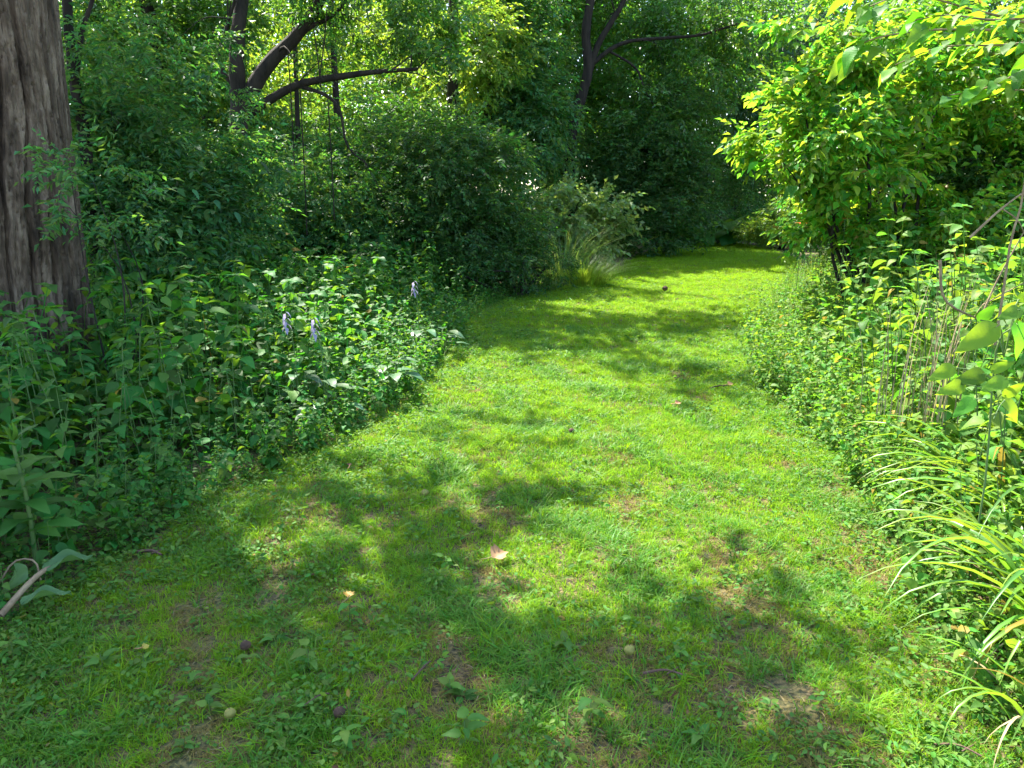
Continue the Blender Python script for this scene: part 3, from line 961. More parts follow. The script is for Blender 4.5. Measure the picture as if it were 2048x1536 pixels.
shrub('far_bush', 'deep shaded bush filling the gap at the far end of the path', gnd(1440, 26),
      [lobe(1440, 380, 26, 1.4, 1, 1.2), lobe(1420, 300, 26.5, 1.2, 1, 1.2), lobe(1490, 330, 27, 1.2, 1, 1.4), lobe(1440, 430, 25.5, 1.5, 1, .7)], 1500, .10, 'dark_leaf')
shrub('understory_shrub', 'low shrub in the dim gap under the crooked tree limbs', gnd(560, 15.5),
      [lobe(480, 400, 15.6, 1.5, 1, .9), lobe(700, 380, 16, 1.5, 1, 1.0), lobe(600, 470, 15, 1.6, .8, .6), lobe(800, 330, 16.4, 1.2, 1, .8), lobe(330, 430, 14.5, 1.5, 1, .8), lobe(200, 480, 12.5, 1.2, .8, .6)], 4200, .11, 'canopy_leaf')
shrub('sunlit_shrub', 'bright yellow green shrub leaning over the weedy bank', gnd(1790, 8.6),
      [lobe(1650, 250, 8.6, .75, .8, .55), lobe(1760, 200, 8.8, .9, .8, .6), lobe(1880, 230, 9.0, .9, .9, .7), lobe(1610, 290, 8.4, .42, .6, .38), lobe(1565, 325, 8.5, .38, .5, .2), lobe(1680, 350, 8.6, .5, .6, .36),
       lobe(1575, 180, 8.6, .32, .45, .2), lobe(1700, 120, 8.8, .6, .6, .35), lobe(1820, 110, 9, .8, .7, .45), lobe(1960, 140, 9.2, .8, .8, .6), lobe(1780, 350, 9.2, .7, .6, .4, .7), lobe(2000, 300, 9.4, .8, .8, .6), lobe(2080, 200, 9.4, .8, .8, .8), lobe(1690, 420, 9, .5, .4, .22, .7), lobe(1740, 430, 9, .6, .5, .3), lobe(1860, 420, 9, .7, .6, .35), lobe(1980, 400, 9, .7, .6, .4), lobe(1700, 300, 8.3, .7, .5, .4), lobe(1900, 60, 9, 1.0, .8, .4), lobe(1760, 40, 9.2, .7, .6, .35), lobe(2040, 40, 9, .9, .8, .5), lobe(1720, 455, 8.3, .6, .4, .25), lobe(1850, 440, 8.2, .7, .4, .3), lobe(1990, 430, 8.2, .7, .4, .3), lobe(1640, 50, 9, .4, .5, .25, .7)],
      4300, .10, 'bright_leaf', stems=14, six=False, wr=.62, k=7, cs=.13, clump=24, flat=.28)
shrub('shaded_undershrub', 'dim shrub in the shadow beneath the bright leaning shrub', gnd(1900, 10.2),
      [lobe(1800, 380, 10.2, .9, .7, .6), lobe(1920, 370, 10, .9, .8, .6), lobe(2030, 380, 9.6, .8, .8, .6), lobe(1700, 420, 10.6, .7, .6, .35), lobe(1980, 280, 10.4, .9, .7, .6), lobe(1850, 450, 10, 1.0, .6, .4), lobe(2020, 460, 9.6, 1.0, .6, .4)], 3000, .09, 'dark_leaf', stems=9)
shrub('sunny_mound_bush', 'small bush tinted for sunlight on the mound beside the path end', gnd(1570, 21.5),
      [lobe(1515, 462, 21.5, .6, .5, .22), lobe(1560, 455, 21.4, .8, .6, .35), lobe(1595, 440, 21.6, .7, .6, .5), lobe(1560, 415, 22, .5, .5, .4)], 1800, .075, 'sun_tint_leaf')  # the sunny brightness here is put into the leaf colour

# big-leaved plants at the path end (butterbur like), each leaf its own blade
def leaf_grid(L, W, name, mat, rows=7, heart=.0, curl=.25, fold=.18, wave=.03, tipw=1.0, cols=4):
    """one leaf blade along +X: rows x (cols+1) grid with a folded midrib, drooping tip"""
    V = []
    for i in range(rows + 1):
        t = i / rows
        wv = max(.02, math.sin(PI * min(1, t ** (.62 * tipw))) ** .8 * (1 - .25 * t)) * W * .62
        if i == 0:
            wv = W * .04
        for j in range(cols + 1):
            s = j / cols * 2 - 1
            x_ = L * t - heart * L * abs(s) ** 1.5 * (1 - t) * .5
            z_ = fold * abs(s) * wv - curl * L * t * t + wave * L * math.sin(t * 9 + s * 2.5) * abs(s)
            V.append((x_, s * wv, z_))
    V = np.array(V)
    c1 = cols + 1
    Q = [[i * c1 + j, i * c1 + j + 1, (i + 1) * c1 + j + 1, (i + 1) * c1 + j] for i in range(rows) for j in range(cols)]
    return to_mesh(name, V, Q, None, mat)


def rot_to(d, up=(0, 0, 1)):
    d = Vector(d).normalized()
    s = Vector(up).cross(d)
    if s.length < 1e-4:
        s = Vector((0, 1, 0))
    s.normalize()
    u = d.cross(s)
    return Matrix((d, s, u)).transposed()


def leaf_obj(me_, parent, pos, d, up=(0, 0, 1), s=1.0, name='leaf', roll=0.0):
    o = bpy.data.objects.new(name, me_)
    COL.objects.link(o)
    o.parent = parent
    mt = rot_to(d, up)
    if roll:
        mt = mt @ Matrix.Rotation(roll, 3, 'X')
    o.matrix_local = Matrix.Translation(Vector(pos)) @ mt.to_4x4() @ Matrix.Diagonal((s, s, s, 1))
    return o


def copy_tree(o, loc, rz, s, label=None, group=None):
    r_ = o.copy()
    COL.objects.link(r_)
    r_.location = loc
    r_.rotation_euler = (0, 0, rz)
    r_.scale = (s, s, s)
    if label:
        r_['label'] = label
    if group:
        r_['group'] = group
    for ch in KIDS[o.name]:
        c = ch.copy()
        COL.objects.link(c)
        c.parent = r_
    return r_


KIDS = {}
butter = [leaf_grid(.55, .6, 'leaf', M['bank_leaf'], heart=.6, curl=.3) for _ in range(1)]
for q, (px, D, lb) in enumerate([(1395, 22.6, 'broad leaved clump at the path end nearest the dark thicket'), (1440, 23.2, 'broad leaved clump in the middle of the path end shade'), (1475, 22.8, 'broad leaved clump at the path end beside the sunny mound')]):
    b = np.array([*gnd(px, D), 0])
    e = empty('butterbur_plant', b)
    tag(e, lb, 'plant', 'broad leaved plants at the path end')
    for k in range(13):
        a = rng.uniform(0, 2 * PI)
        rr = rng.uniform(.1, .75)
        pp = np.array([rr * math.cos(a), rr * math.sin(a), rng.uniform(.3, .75)])
        MB().tube(spline([(0, 0, 0), pp * .5 + np.array([0, 0, .15]), pp], 5), .012, 5).build('stalk', M['stem'], e)
        leaf_obj(butter[0], e, pp, (math.cos(a), math.sin(a), -.1), (rng.normal(0, .25), rng.normal(0, .25), 1), rng.uniform(.7, 1.3))

# the largest leaves of the two nearest shrubs one by one; the rest of their foliage stays joined
for key_, lobes_, me_, cnt in [('sunlit_shrub', [lobe(1650, 250, 8.3, .75, .6, .55), lobe(1590, 290, 8.2, .4, .5, .36), lobe(1545, 325, 8.3, .33, .4, .18), lobe(1680, 350, 8.3, .5, .5, .36), lobe(1720, 170, 8.4, .7, .5, .5), lobe(1560, 170, 8.4, .3, .4, .2), lobe(1800, 250, 8.4, .8, .5, .6)], leaf_grid(.12, .075, 'leaf', M['bright_leaf'], 5, .1, .25, .2, .03), 280),
                               ('shaded_shrub', [lobe(300, 400, 8.1, .9, .4, .7), lobe(430, 360, 8.3, .7, .4, .6), lobe(250, 300, 8.2, .6, .4, .5), lobe(360, 480, 7.9, .8, .4, .4)], leaf_grid(.12, .05, 'leaf', M['shade_leaf'], 5, .1, .25, .2, .03), 240)]:
    o = bpy.data.objects[key_]
    for ch in o.children:
        if ch.name.startswith('foliage'):
            ch['kind'] = 'stuff'
    pts_, dr_ = lobe_points(lobes_, cnt, rng, clump=8)
    for p_, d_ in zip(pts_[:cnt], dr_):
        leaf_obj(me_, o, p_ - np.array(o.location), d_ * np.array([1, 1, .4]) + rng.normal(0, .5, 3) + np.array([0, 0, -.3]), (rng.normal(0, .3), -.25, 1), rng.uniform(.7, 1.25))

# ------------------------------------------------------------------ bank plants
LEAF = {}
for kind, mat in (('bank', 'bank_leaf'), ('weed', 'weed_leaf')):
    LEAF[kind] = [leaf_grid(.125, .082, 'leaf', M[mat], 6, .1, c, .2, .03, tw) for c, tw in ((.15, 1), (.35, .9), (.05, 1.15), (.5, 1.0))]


def weed_shape(r, h, kind, spread=1.0, leafs=1.0):
    """stem polyline and leaf placements of one upright weed with opposite leaves"""
    lean = r.normal(0, .10, 2)
    st = spline([(0, 0, -.02), (lean[0] * .3, lean[1] * .3, h * .45), (lean[0], lean[1], h)], 8)
    L_ = []
    nodes = int(h / (.088 * (.35 + .65 * leafs)))
    a = r.uniform(0, PI)
    for k in range(1, nodes + 1):
        t_ = k / nodes
        f_ = t_ * 7
        i0 = min(6, int(f_))
        c = st[i0] * (1 - (f_ - i0)) + st[i0 + 1] * (f_ - i0)
        a += PI / 2 + r.normal(0, .25)
        size = (1.15 - .5 * max(0, t_ - .6) / .4) * r.uniform(.75, 1.2) * leafs
        for s_ in (0, PI):
            if r.uniform() < .12:
                continue
            aa = a + s_ + r.normal(0, .2)
            pet = .035 * size * spread * r.uniform(.6, 1.6)
            d = np.array([math.cos(aa), math.sin(aa), r.uniform(-.6, .2)])
            L_.append((c + d * pet, d, np.array([r.normal(0, .3), r.normal(0, .3) - .1, 1]), size, int(r.integers(0, 4))))
    a0 = r.uniform(0, 6)
    for k in range(3):
        aa = a0 + k * 2.1
        L_.append((st[-1], np.array([math.cos(aa), math.sin(aa), r.uniform(-.1, .3)]), np.array([r.normal(0, .2), r.normal(0, .2), 1.0]), .6 * leafs, 0))
    return st, L_


def leaf_np(kind, q):
    me_ = LEAF[kind][q]
    V = np.empty(len(me_.vertices) * 3, np.float32)
    me_.vertices.foreach_get('co', V)
    Q = np.empty(len(me_.polygons) * 4, np.int32)
    me_.polygons.foreach_get('vertices', Q)
    return V.reshape(-1, 3).astype(float), Q.reshape(-1, 4)


def weed_proto(name, kind, r, h, **kw):
    st, L_ = weed_shape(r, h, kind, **kw)
    e = empty(name, (0, 0, 0))
    kids = [MB().tube(st, np.linspace(.0055, .0025, len(st)), 5).build('stem', M['stem'], e)]
    for c, d, u, s_, q in L_:
        kids.append(leaf_obj(LEAF[kind][q], e, c, d, u, s_))
    KIDS[e.name] = kids
    return e


def weed_mesh(name, kind, r, h, **kw):
    st, L_ = weed_shape(r, h, kind, **kw)
    b = MB().tube(st, np.linspace(.0055, .0025, len(st)), 4)
    for c, d, u, s_, q in L_:
        V, Q = leaf_np(kind, q)
        mt = np.array(rot_to(d, u))
        b.add((V * s_) @ mt.T + c, Q)
    return b.mesh(name, M[kind + '_leaf'])


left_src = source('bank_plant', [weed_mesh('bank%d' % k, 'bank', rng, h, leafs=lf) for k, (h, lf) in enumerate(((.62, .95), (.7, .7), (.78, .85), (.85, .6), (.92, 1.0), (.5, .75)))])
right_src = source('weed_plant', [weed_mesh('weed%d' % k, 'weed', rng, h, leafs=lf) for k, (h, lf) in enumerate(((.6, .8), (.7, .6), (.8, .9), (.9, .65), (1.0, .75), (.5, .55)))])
LB = LEFT_G[::-1]
left_bank = [(-9, 2.2), (-2.2, 1.6)] + [p_ for p_ in LEFT_G[::-1] if p_[1] < 11.5] + [(-1.2, 12.5), (-3, 11), (-9, 11)]
right_bank = [(2.0, 1.4), (1.75, 2.6), (1.95, 3.4)] + [p_ for p_ in RIGHT_G[::-1] if p_[1] > 4.6] + [(9, 17), (9, 3.5), (3.2, 3.4)]


def poisson(polyg, n, dmin, box):
    x = rng.uniform(box[0], box[1], n)
    y = rng.uniform(box[2], box[3], n)
    k = inpoly(x, y, polyg)
    pts = np.stack([x[k], y[k]], -1)
    out = []
    grid = {}
    for p_ in pts:
        c = (int(p_[0] / dmin), int(p_[1] / dmin))
        if any((p_ - o) @ (p_ - o) < dmin * dmin for i_ in (-1, 0, 1) for j_ in (-1, 0, 1) for o in grid.get((c[0] + i_, c[1] + j_), ())):
            continue
        grid.setdefault(c, []).append(p_)
        out.append(p_)
    return np.array(out)


def bank(side, polyg, box, dmin, line, n_single, name, kind, protos, src, zones, group, maxs):
    pts = poisson(polyg, 22000, dmin, box)
    px, py, dp = project(np.stack([pts[:, 0], pts[:, 1], np.full(len(pts), .5)], -1))
    dl = seg_dist(pts[:, 0], pts[:, 1], line)
    seen = (px > -40) & (px < 2090)
    rank = dp + np.where(seen, 0, 50) + np.minimum(dl, 1.5) * 1.2
    order = np.argsort(rank)
    sing = order[:n_single]
    rest = order[n_single:]
    slope = .8 if side == 'l' else .95 - .6 * np.clip((pts[:, 1] - 7) / 4, 0, 1)
    sc = np.clip(.28 + dl * slope, .28, maxs) * rng.uniform(.82, 1.15, len(pts))
    used = {}
    for i_ in sing:
        pr_ = protos[int(rng.integers(len(protos)))]
        lb = zones(px[i_], py[i_], pts[i_], dl[i_])
        loc = (pts[i_, 0], pts[i_, 1], float(gz(pts[i_, 0], pts[i_, 1])))
        rz = rng.uniform(0, 6.28)
        if pr_.name not in used:
            used[pr_.name] = 1
            pr_.location, pr_.rotation_euler, pr_.scale = loc, (0, 0, rz), (sc[i_],) * 3
            tag(pr_, lb, 'plant', group)
        else:
            o = copy_tree(pr_, loc, rz, sc[i_], lb, group)
            o['category'] = 'plant'
    ORD = ('closest', 'second closest', 'third closest', 'fourth closest', 'fifth closest', 'sixth closest', 'seventh closest', 'eighth closest', 'ninth closest', 'tenth closest', 'eleventh closest', 'twelfth closest', 'thirteenth closest', 'fourteenth closest', 'fifteenth closest', 'sixteenth closest', 'seventeenth closest', 'eighteenth closest', 'nineteenth closest', 'twentieth closest')
    sets = {}
    for o in C.objects:
        if o.get('group') == group:
            sets.setdefault(o['label'], []).append(o)
    for lb, os_ in sets.items():
        if len(os_) > 1:
            m_ = [m_ for m_ in (LMARK if side == 'l' else RMARK) if lb.endswith(m_[2])][0]
            for q_, o in enumerate(sorted(os_, key=lambda o: math.hypot(o.location[0] - m_[0], o.location[1] - m_[1]))):
                o['label'] = lb + ', ' + ORD[min(q_, 19)]
    x, y = pts[rest, 0], pts[rest, 1]
    return x, y, sc[rest]


lp = [weed_proto('nettle_plant', 'bank', rng, h, leafs=lf) for h, lf in ((.62, .9), (.7, .68), (.78, 1.0), (.85, .75), (.92, .85))]


def near_label(marks, p_, hgt, what, seen_={}):
    d_ = [math.hypot(p_[0] - m_[0], p_[1] - m_[1]) for m_ in marks]
    q_ = int(np.argmin(d_))
    m_ = marks[q_]
    side_ = ('before' if p_[1] < m_[1] - .25 else 'behind' if p_[1] > m_[1] + .25 else 'level with') if d_[q_] > .3 else 'right beside'
    return '%s %s %s %s' % ('low' if hgt < .62 else 'knee high' if hgt < .88 else 'tall', what, side_, m_[2])


LMARK = [(*G(75, 1150), 'the thick stemmed budding plant'), (*G(60, 1230), 'the fallen wilted branch'), (-3.5, 5.2, 'the massive furrowed trunk'), (*G(655, 850), 'the lowest lilac flower spike'), (*G(600, 830), 'the wide lilac flower spike'),
         (*G(785, 800), 'the hosta at the bank foot'), (*G(885, 715), 'the hosta at the bank tip'), (*G(430, 985), 'the first bend of the shaded lawn edge'), (-2.9, 3.9, 'the thick of the near shaded bank'), (*G(272, 1110), 'the broken dark stick')]
RMARK = [(*G(1990, 1045), 'the strappy clump highest up the bank'), (*G(1900, 1010), 'the small strappy clump'), (*P(2010, 700, 2.75)[:2], 'the glowing large leaves'), (2.75, 3.9, 'the pale dead branch'), (*gnd(1905, 4.1), 'the dry pale stalks'), (*G(1700, 800), 'the thin grassy clump at the bank foot'),
         (*G(1640, 760), 'the grassy tuft by the brown turf'), (*G(1590, 700), 'the grassy tuft leaning over the lawn'), (*gnd(1690, 7.4), 'the bright leaning shrub'), (*gnd(1602, 9.6), 'the orange lily closest to the path')]


def lz(px, py, p_, dl):
    return near_label(LMARK, p_, min(1.0, .28 + dl * .8), 'shaded weed')


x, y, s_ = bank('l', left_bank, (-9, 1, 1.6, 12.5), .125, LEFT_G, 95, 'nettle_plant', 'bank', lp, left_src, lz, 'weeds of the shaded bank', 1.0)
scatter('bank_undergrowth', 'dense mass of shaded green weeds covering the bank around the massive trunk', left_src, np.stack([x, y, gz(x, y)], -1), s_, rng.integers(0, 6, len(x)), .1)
rp = [weed_proto('meadow_weed', 'weed', rng, h, leafs=lf) for h, lf in ((.6, .85), (.7, .6), (.8, .8), (.9, .65), (1.0, .75))]


def rzn(px, py, p_, dl):
    return near_label(RMARK, p_, min(1.3, .28 + dl * .9), 'sunny weed')


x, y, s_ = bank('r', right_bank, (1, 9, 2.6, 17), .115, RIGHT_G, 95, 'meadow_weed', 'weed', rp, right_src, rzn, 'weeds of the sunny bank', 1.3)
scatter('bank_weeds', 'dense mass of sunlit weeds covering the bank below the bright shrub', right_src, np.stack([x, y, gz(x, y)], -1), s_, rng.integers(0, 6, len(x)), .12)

for nm_, src_, line_, lb_, xr in (('bank_edge_plants', left_src, LEFT_G, 'low leafy plants spilling over the foot of the shaded bank', (-6, 1)), ('weed_edge_plants', right_src, RIGHT_G, 'low leafy plants spilling over the foot of the sunny bank', (1, 6))):
    x, y = rng.uniform(*xr, 22000), rng.uniform(1.8, 16, 22000)
    d_ = seg_dist(x, y, line_)
    k = ~inpoly(x, y, LAWN) & (seg_dist(x, y, [G(-60, 1290), G(150, 1165)]) > .22) & (d_ < .9) & (rng.uniform(0, 1, len(x)) < np.exp(-d_ / .45))
    x, y = x[k], y[k]
    scatter(nm_, lb_, src_, np.stack([x, y, gz(x, y)], -1), rng.uniform(.2, .48, len(x)) * np.where(y > 9, .65, 1), rng.integers(0, 6, len(x)), .35)

def tall_tuft(n, h, name):
    a = rng.uniform(0, 2 * PI, n)
    rr = rng.uniform(0, .06, n)
    V, Q = strips(np.stack([rr * np.cos(a), rr * np.sin(a), 0 * a], -1), np.stack([np.cos(a), np.sin(a), 0 * a], -1), h * rng.uniform(.5, 1.1, n), .008 * rng.uniform(.7, 1.5, n), rng.uniform(.1, .9, n), 5)
    return to_mesh(name, V, Q, None, M['daylily'])


tall_src = source('tall_grass', [tall_tuft(12, .75, 'tg0'), tall_tuft(16, .6, 'tg1'), tall_tuft(9, .95, 'tg2')])
n = 5000
x, y = rng.uniform(1, 7, n), rng.uniform(3, 15, n)
d_ = seg_dist(x, y, RIGHT_G)
k = inpoly(x, y, right_bank) & (rng.uniform(0, 1, n) < np.clip(wob(x, y, 1.1, 41) * .5 + .12, .03, .6))
x, y, d_ = x[k], y[k], d_[k]
scatter('bank_grass', 'long loose grass blades growing through the weeds of the sunny bank', tall_src, np.stack([x, y, gz(x, y)], -1), np.clip(.4 + d_ * .5, .4, 1.15) * rng.uniform(.8, 1.1, len(x)), rng.integers(0, 3, len(x)), .15)
# ------------------------------------------------------------------ strappy daylily clumps
def strap_leaf(L, wd, name, mat, bend, r=rng):
    n_ = 9
    V = []
    for k in range(n_ + 1):
        t_ = k / n_
        ang = 1.35 - bend * t_ ** 1.3
        if k == 0:
            x_, z_ = 0.0, 0.0
        else:
            x_ += L / n_ * math.cos(ang)
            z_ += L / n_ * math.sin(ang)
        ww = wd * (.7 + .5 * math.sin(PI * min(1, t_ * 1.2))) * (1 - t_ ** 3.5) * .5 + .0006
        tw = .25 * math.sin(t_ * 3)
        V += [(x_, -ww, z_ + ww * .7 - tw * ww), (x_, 0, z_), (x_, ww, z_ + ww * .7 + tw * ww)]
    Q = [[3 * k + j, 3 * k + j + 1, 3 * k + j + 4, 3 * k + j + 3] for k in range(n_) for j in (0, 1)]
    return to_mesh(name, V, Q, None, mat)


STRAP = [strap_leaf(L, .023, 'leaf', M['daylily'], b_) for L, b_ in ((.75, 2.3), (.9, 2.1), (.7, 2.6), (.95, 2.4), (.6, 1.5), (.8, 1.75))]
DRYS = [strap_leaf(.6, .012, 'leaf', M['straw'], 2.6)]


def daylily(px, py, lb, n_=46, s=1.0):
    b = np.array([*G(px, py), 0.0])
    e = empty('daylily_clump', b)
    tag(e, lb, 'daylily', 'strappy leaved clumps along the lawn edge')
    for k in range(n_):
        a = rng.uniform(0, 2 * PI)
        o = link('leaf', STRAP[int(rng.integers(6))] if rng.uniform() > .14 else DRYS[0], e)
        rr = rng.uniform(0, .12)
        o.location = (rr * math.cos(a), rr * math.sin(a), -.01)
        o.rotation_euler = (rng.normal(0, .15), rng.normal(0, .12), a + rng.normal(0, .3))
        o.scale = (s * rng.uniform(.7, 1.15),) * 3
    return e


for px, py, lb, n_, s in [(1990, 1045, 'arching strappy clump furthest up the sunny bank', 50, 1.0), (2090, 1110, 'arching strappy clump cut by the frame beside bare soil', 46, 1.0), (1900, 1010, 'small strappy clump next to creeping ground cover', 34, .75),
                          (2070, 1240, 'long leaved strappy clump arching over bare soil', 50, 1.0), (2150, 1330, 'long leaved strappy clump lowest along the lawn edge', 46, 1.0), (2150, 1000, 'strappy clump behind the others under big yellow green leaves', 40, 1.0),
                          (1700, 800, 'thin grassy clump at the weedy bank foot', 26, .6), (1640, 760, 'small grassy tuft where lawn turns brown', 24, .55), (1590, 700, 'grassy tuft leaning over the lawn further up the path', 24, .55), (2120, 1480, 'strappy clump nearest the corner with leaves over the turf', 30, .8)]:
    daylily(px, py, lb, n_, s)

# tall ornamental grass clumps by the rounded bush
for px, D, lb, sc, nn in [(1168, 13.3, 'low feathery grass mound glowing in the sun', .62, 900), (1130, 13.9, 'tall arching reed grass with pale blades behind the feathery mound', 1.35, 240), (1215, 15.4, 'thin arching grass at the lawn bend beside dark thicket', 1.0, 60)]:
    b = np.array([*gnd(px, D), 0])
    e = empty('grass_clump', b)
    tag(e, lb, 'ornamental grass')
    a = rng.uniform(0, 2 * PI, nn)
    rr = rng.uniform(0, .5, nn)
    base = np.stack([rr * np.cos(a), rr * np.sin(a), np.zeros(nn)], -1)
    V, Q = strips(base, np.stack([np.cos(a), np.sin(a), 0 * a], -1), sc * rng.uniform(.5, 1.1, nn), .010 * rng.uniform(.6, 1.2, nn), rng.uniform(.3, 1.5 if sc < .7 else 1.0, nn), 5)
    MB().add(V, Q).build('foliage', M['pale_leaf'] if sc > .8 else M['sun_tint_leaf'], e)

# ------------------------------------------------------------------ single plants near the camera
BIG = [leaf_grid(.2, .092, 'leaf', M['big_leaf'], 8, .25, c, .16, .035, tw) for c, tw in ((.2, 1), (.4, .95), (.08, 1.1))]
b = np.array([*P(2010, 700, 2.75)[:2], 0])
e = empty('big_leaf_sapling', b)
tag(e, 'young sapling with large glowing yellow green leaves before the dead twigs', 'sapling')
MB().tube(spline([(0, 0, -.02), (.02, .02, .5), (-.02, .02, 1.02), (.03, 0, 1.12)], 10), np.linspace(.0045, .003, 10), 6).build('stem', M['stem'], e)
Dn = 2.7
for (x0, y0, x1, y1, dd, s) in [(1990, 655, 1900, 712, 0, .95), (2010, 760, 1955, 785, -.05, .85), (1985, 740, 2040, 720, .05, .8), (1965, 748, 1900, 768, .02, .7), (1905, 735, 1850, 765, .05, .8), (1925, 770, 1870, 790, 0, .7),
                                (2035, 650, 2060, 730, -.1, 1.0), (2040, 620, 1990, 640, .05, .8), (2010, 790, 2060, 760, -.1, 1.0), (1945, 800, 1900, 840, -.1, .75), (2010, 800, 2060, 850, .1, .8), (1960, 640, 2000, 600, .1, .8), (2040, 600, 2080, 570, .1, .9)]:
    p0, p1 = P(x0, y0, Dn + dd), P(x1, y1, Dn + dd - .04)
    p0, p1 = p0 - b, p1 - b
    leaf_obj(BIG[int(rng.integers(3))], e, p0, p1 - p0, (rng.normal(0, .3), -1.2, .6), np.linalg.norm(p1 - p0) / .17 * .72)
    MB().tube(spline([(0, 0, min(1.0, max(.2, p0[2] - .06))), p0 * np.array([.5, .5, 1]) - np.array([0, 0, .015]), p0], 5), .0022, 5).build('petiole', M['stem'], e)

# overhanging branch with large leaves at the top
e = empty('overhanging_sapling', (3.6, 4.6, 0))
tag(e, 'overhanging sapling branch with large bright leaves near the top of the view', 'sapling')
b = np.array([3.6, 4.6, 0])
MB().tube(spline([b, b + np.array([.1, 0, 1.5]), P(2120, 60, 4.6), P(2060, -60, 4.5)], 12) - b, np.linspace(.04, .02, 12), 8).build('trunk', M['twig'], e)
nl = 0
for q, (pts) in enumerate([[(2110, 60), (1950, 20), (1820, -10), (1720, 20)], [(2110, 80), (2000, 90), (1880, 95), (1790, 130)], [(2110, 100), (2030, 150), (1960, 180), (1900, 190)], [(2090, -20), (1950, -40), (1800, -50), (1690, -10)],
                           [(1980, 60), (1860, 60), (1740, 80), (1690, 120)], [(2100, 30), (1990, 40), (1900, 30), (1830, 40)]]):
    dd = 4.5 + .35 * math.sin(q * 2.3)
    tw = spline([P(*a, dd + .03 * k) for k, a in enumerate(pts)], 14)
    MB().tube(tw - b, np.linspace(.008, .003, 14), 5).build('twig', M['twig'], e)
    for k in range(2, 14):
        for s_ in (-1, 1):
            d = tw[k] - tw[k - 1]
            d = d / np.linalg.norm(d)
            sd = np.array([-d[1], d[0], 0]) * s_ + d * .7 + np.array([0, 0, rng.uniform(-.7, .1)])
            leaf_obj(BIG[int(rng.integers(3))], e, tw[k] - b + rng.normal(0, .02, 3), sd, (rng.normal(0, .4), rng.normal(0, .4) - .2, 1), rng.uniform(.38, .8))
            nl += 1

# tall broad plant in the left bank
e = empty('burdock_plant', (*G(75, 1150), 0))
b = np.array(e.location)
tag(e, 'tall thick stemmed plant with big pale leaves and budding tip in the shaded bank', 'plant')
hgt = P(62, 880, b[1])[2]
MB().tube(spline([(0, 0, -.02), (.01, 0, hgt * .5), (-.01, 0, hgt)], 8), np.linspace(.011, .007, 8), 7).build('stem', M['stem'], e)
TALL = [leaf_grid(.26, .1, 'leaf', M['bank_leaf'], 8, .05, c, .15, .03, 1.1) for c in (.25, .4)]
for k in range(17):
    t_ = .35 + .65 * k / 16
    a = k * 2.4
    leaf_obj(TALL[k % 2], e, (0, 0, hgt * t_), (math.cos(a), math.sin(a), .35 if t_ < .9 else .9), (0, 0, 1), (.85 if t_ < .85 else .42) * rng.uniform(.75, 1.1))
for k in range(3):
    leaf_obj(TALL[0], e, (0, 0, hgt), (.3 * math.cos(k * 2.1), .3 * math.sin(k * 2.1), 1), (1, 0, 0), .3, 'bud')

# hostas with variegated leaves and lilac flower spikes
HOST = [leaf_grid(.17, .11, 'leaf', M['hosta'], 7, .3, c, .2, .02, .9) for c in (.25, .45)]
PET = leaf_grid(.045, .018, 'petal', M['petal'], 3, 0, .5, .3, 0, 1.0, 2)
for px, py, lb, fl in [(785, 800, 'variegated hosta at the bank foot next to the lawn', 0), (885, 715, 'variegated hosta at the bank tip where the lawn curves', 0), (655, 850, 'hosta with lilac flower spike lowest in the bank', 1), (600, 830, 'hosta with wide lilac flower spike beside massive trunk side', 1), (840, 720, 'hosta with pale flower spike at the sunlit crest', 1)]:
    g_ = G(px, py)
    e = empty('hosta_plant', (*g_, 0))
    tag(e, lb, 'hosta', 'hostas in the shaded bank')
    for k in range(12):
        a = k * 2.4 + rng.normal(0, .2)
        rr = rng.uniform(.05, .2)
        pp = np.array([rr * math.cos(a), rr * math.sin(a), rng.uniform(.12, .34)])
        MB().tube(spline([(0, 0, 0), pp * .6 + np.array([0, 0, .05]), pp], 5), .004, 5).build('stalk', M['stem'], e)
        leaf_obj(HOST[k % 2], e, pp, (math.cos(a), math.sin(a), .1), (0, 0, 1), rng.uniform(.55, .9))
    if fl:
        top = np.array([-.02, -.10, .78])
        MB().tube(spline([(0, 0, 0), (0, -.03, .5), top], 8), .004, 5).build('flower_stalk', M['stem'], e)
        for k in range(9):
            a = k * 2.2
            leaf_obj(PET, e, top - np.array([0, 0, .014 * k]), (math.cos(a), math.sin(a), -.5), (0, 0, 1), 1.25, 'petal')

# small yellow and orange flowers
YP = leaf_grid(.028, .014, 'petal', M['yellow_petal'], 3, 0, .1, .1, 0, 1, 2)
OP = leaf_grid(.07, .025, 'petal', M['orange_petal'], 3, 0, .5, .2, 0, 1, 2)
for px, py, D, lb, me_, hh in [(838, 690, 7.2, 'single yellow flower near the bank tip', YP, 0), (1690, 438, 8.3, 'orange lily flower in front of the sunlit shrub', OP, 0), (1602, 447, 9.6, 'orange lily flower on a thin stalk closest to the path', OP, 0)]:
    tp = P(px, py, D)
    e = empty('wild_flower', (tp[0], tp[1], 0))
    tag(e, lb, 'flower')
    MB().tube(spline([(0, 0, 0), (.02, 0, tp[2] * .5), (0, 0, tp[2])], 6), .004, 5).build('stem', M['stem'], e)
    for k in range(6):
        leaf_obj(me_, e, (0, 0, tp[2]), (math.cos(k * 1.05), math.sin(k * 1.05), .5), (0, 0, 1), 1.2, 'petal')

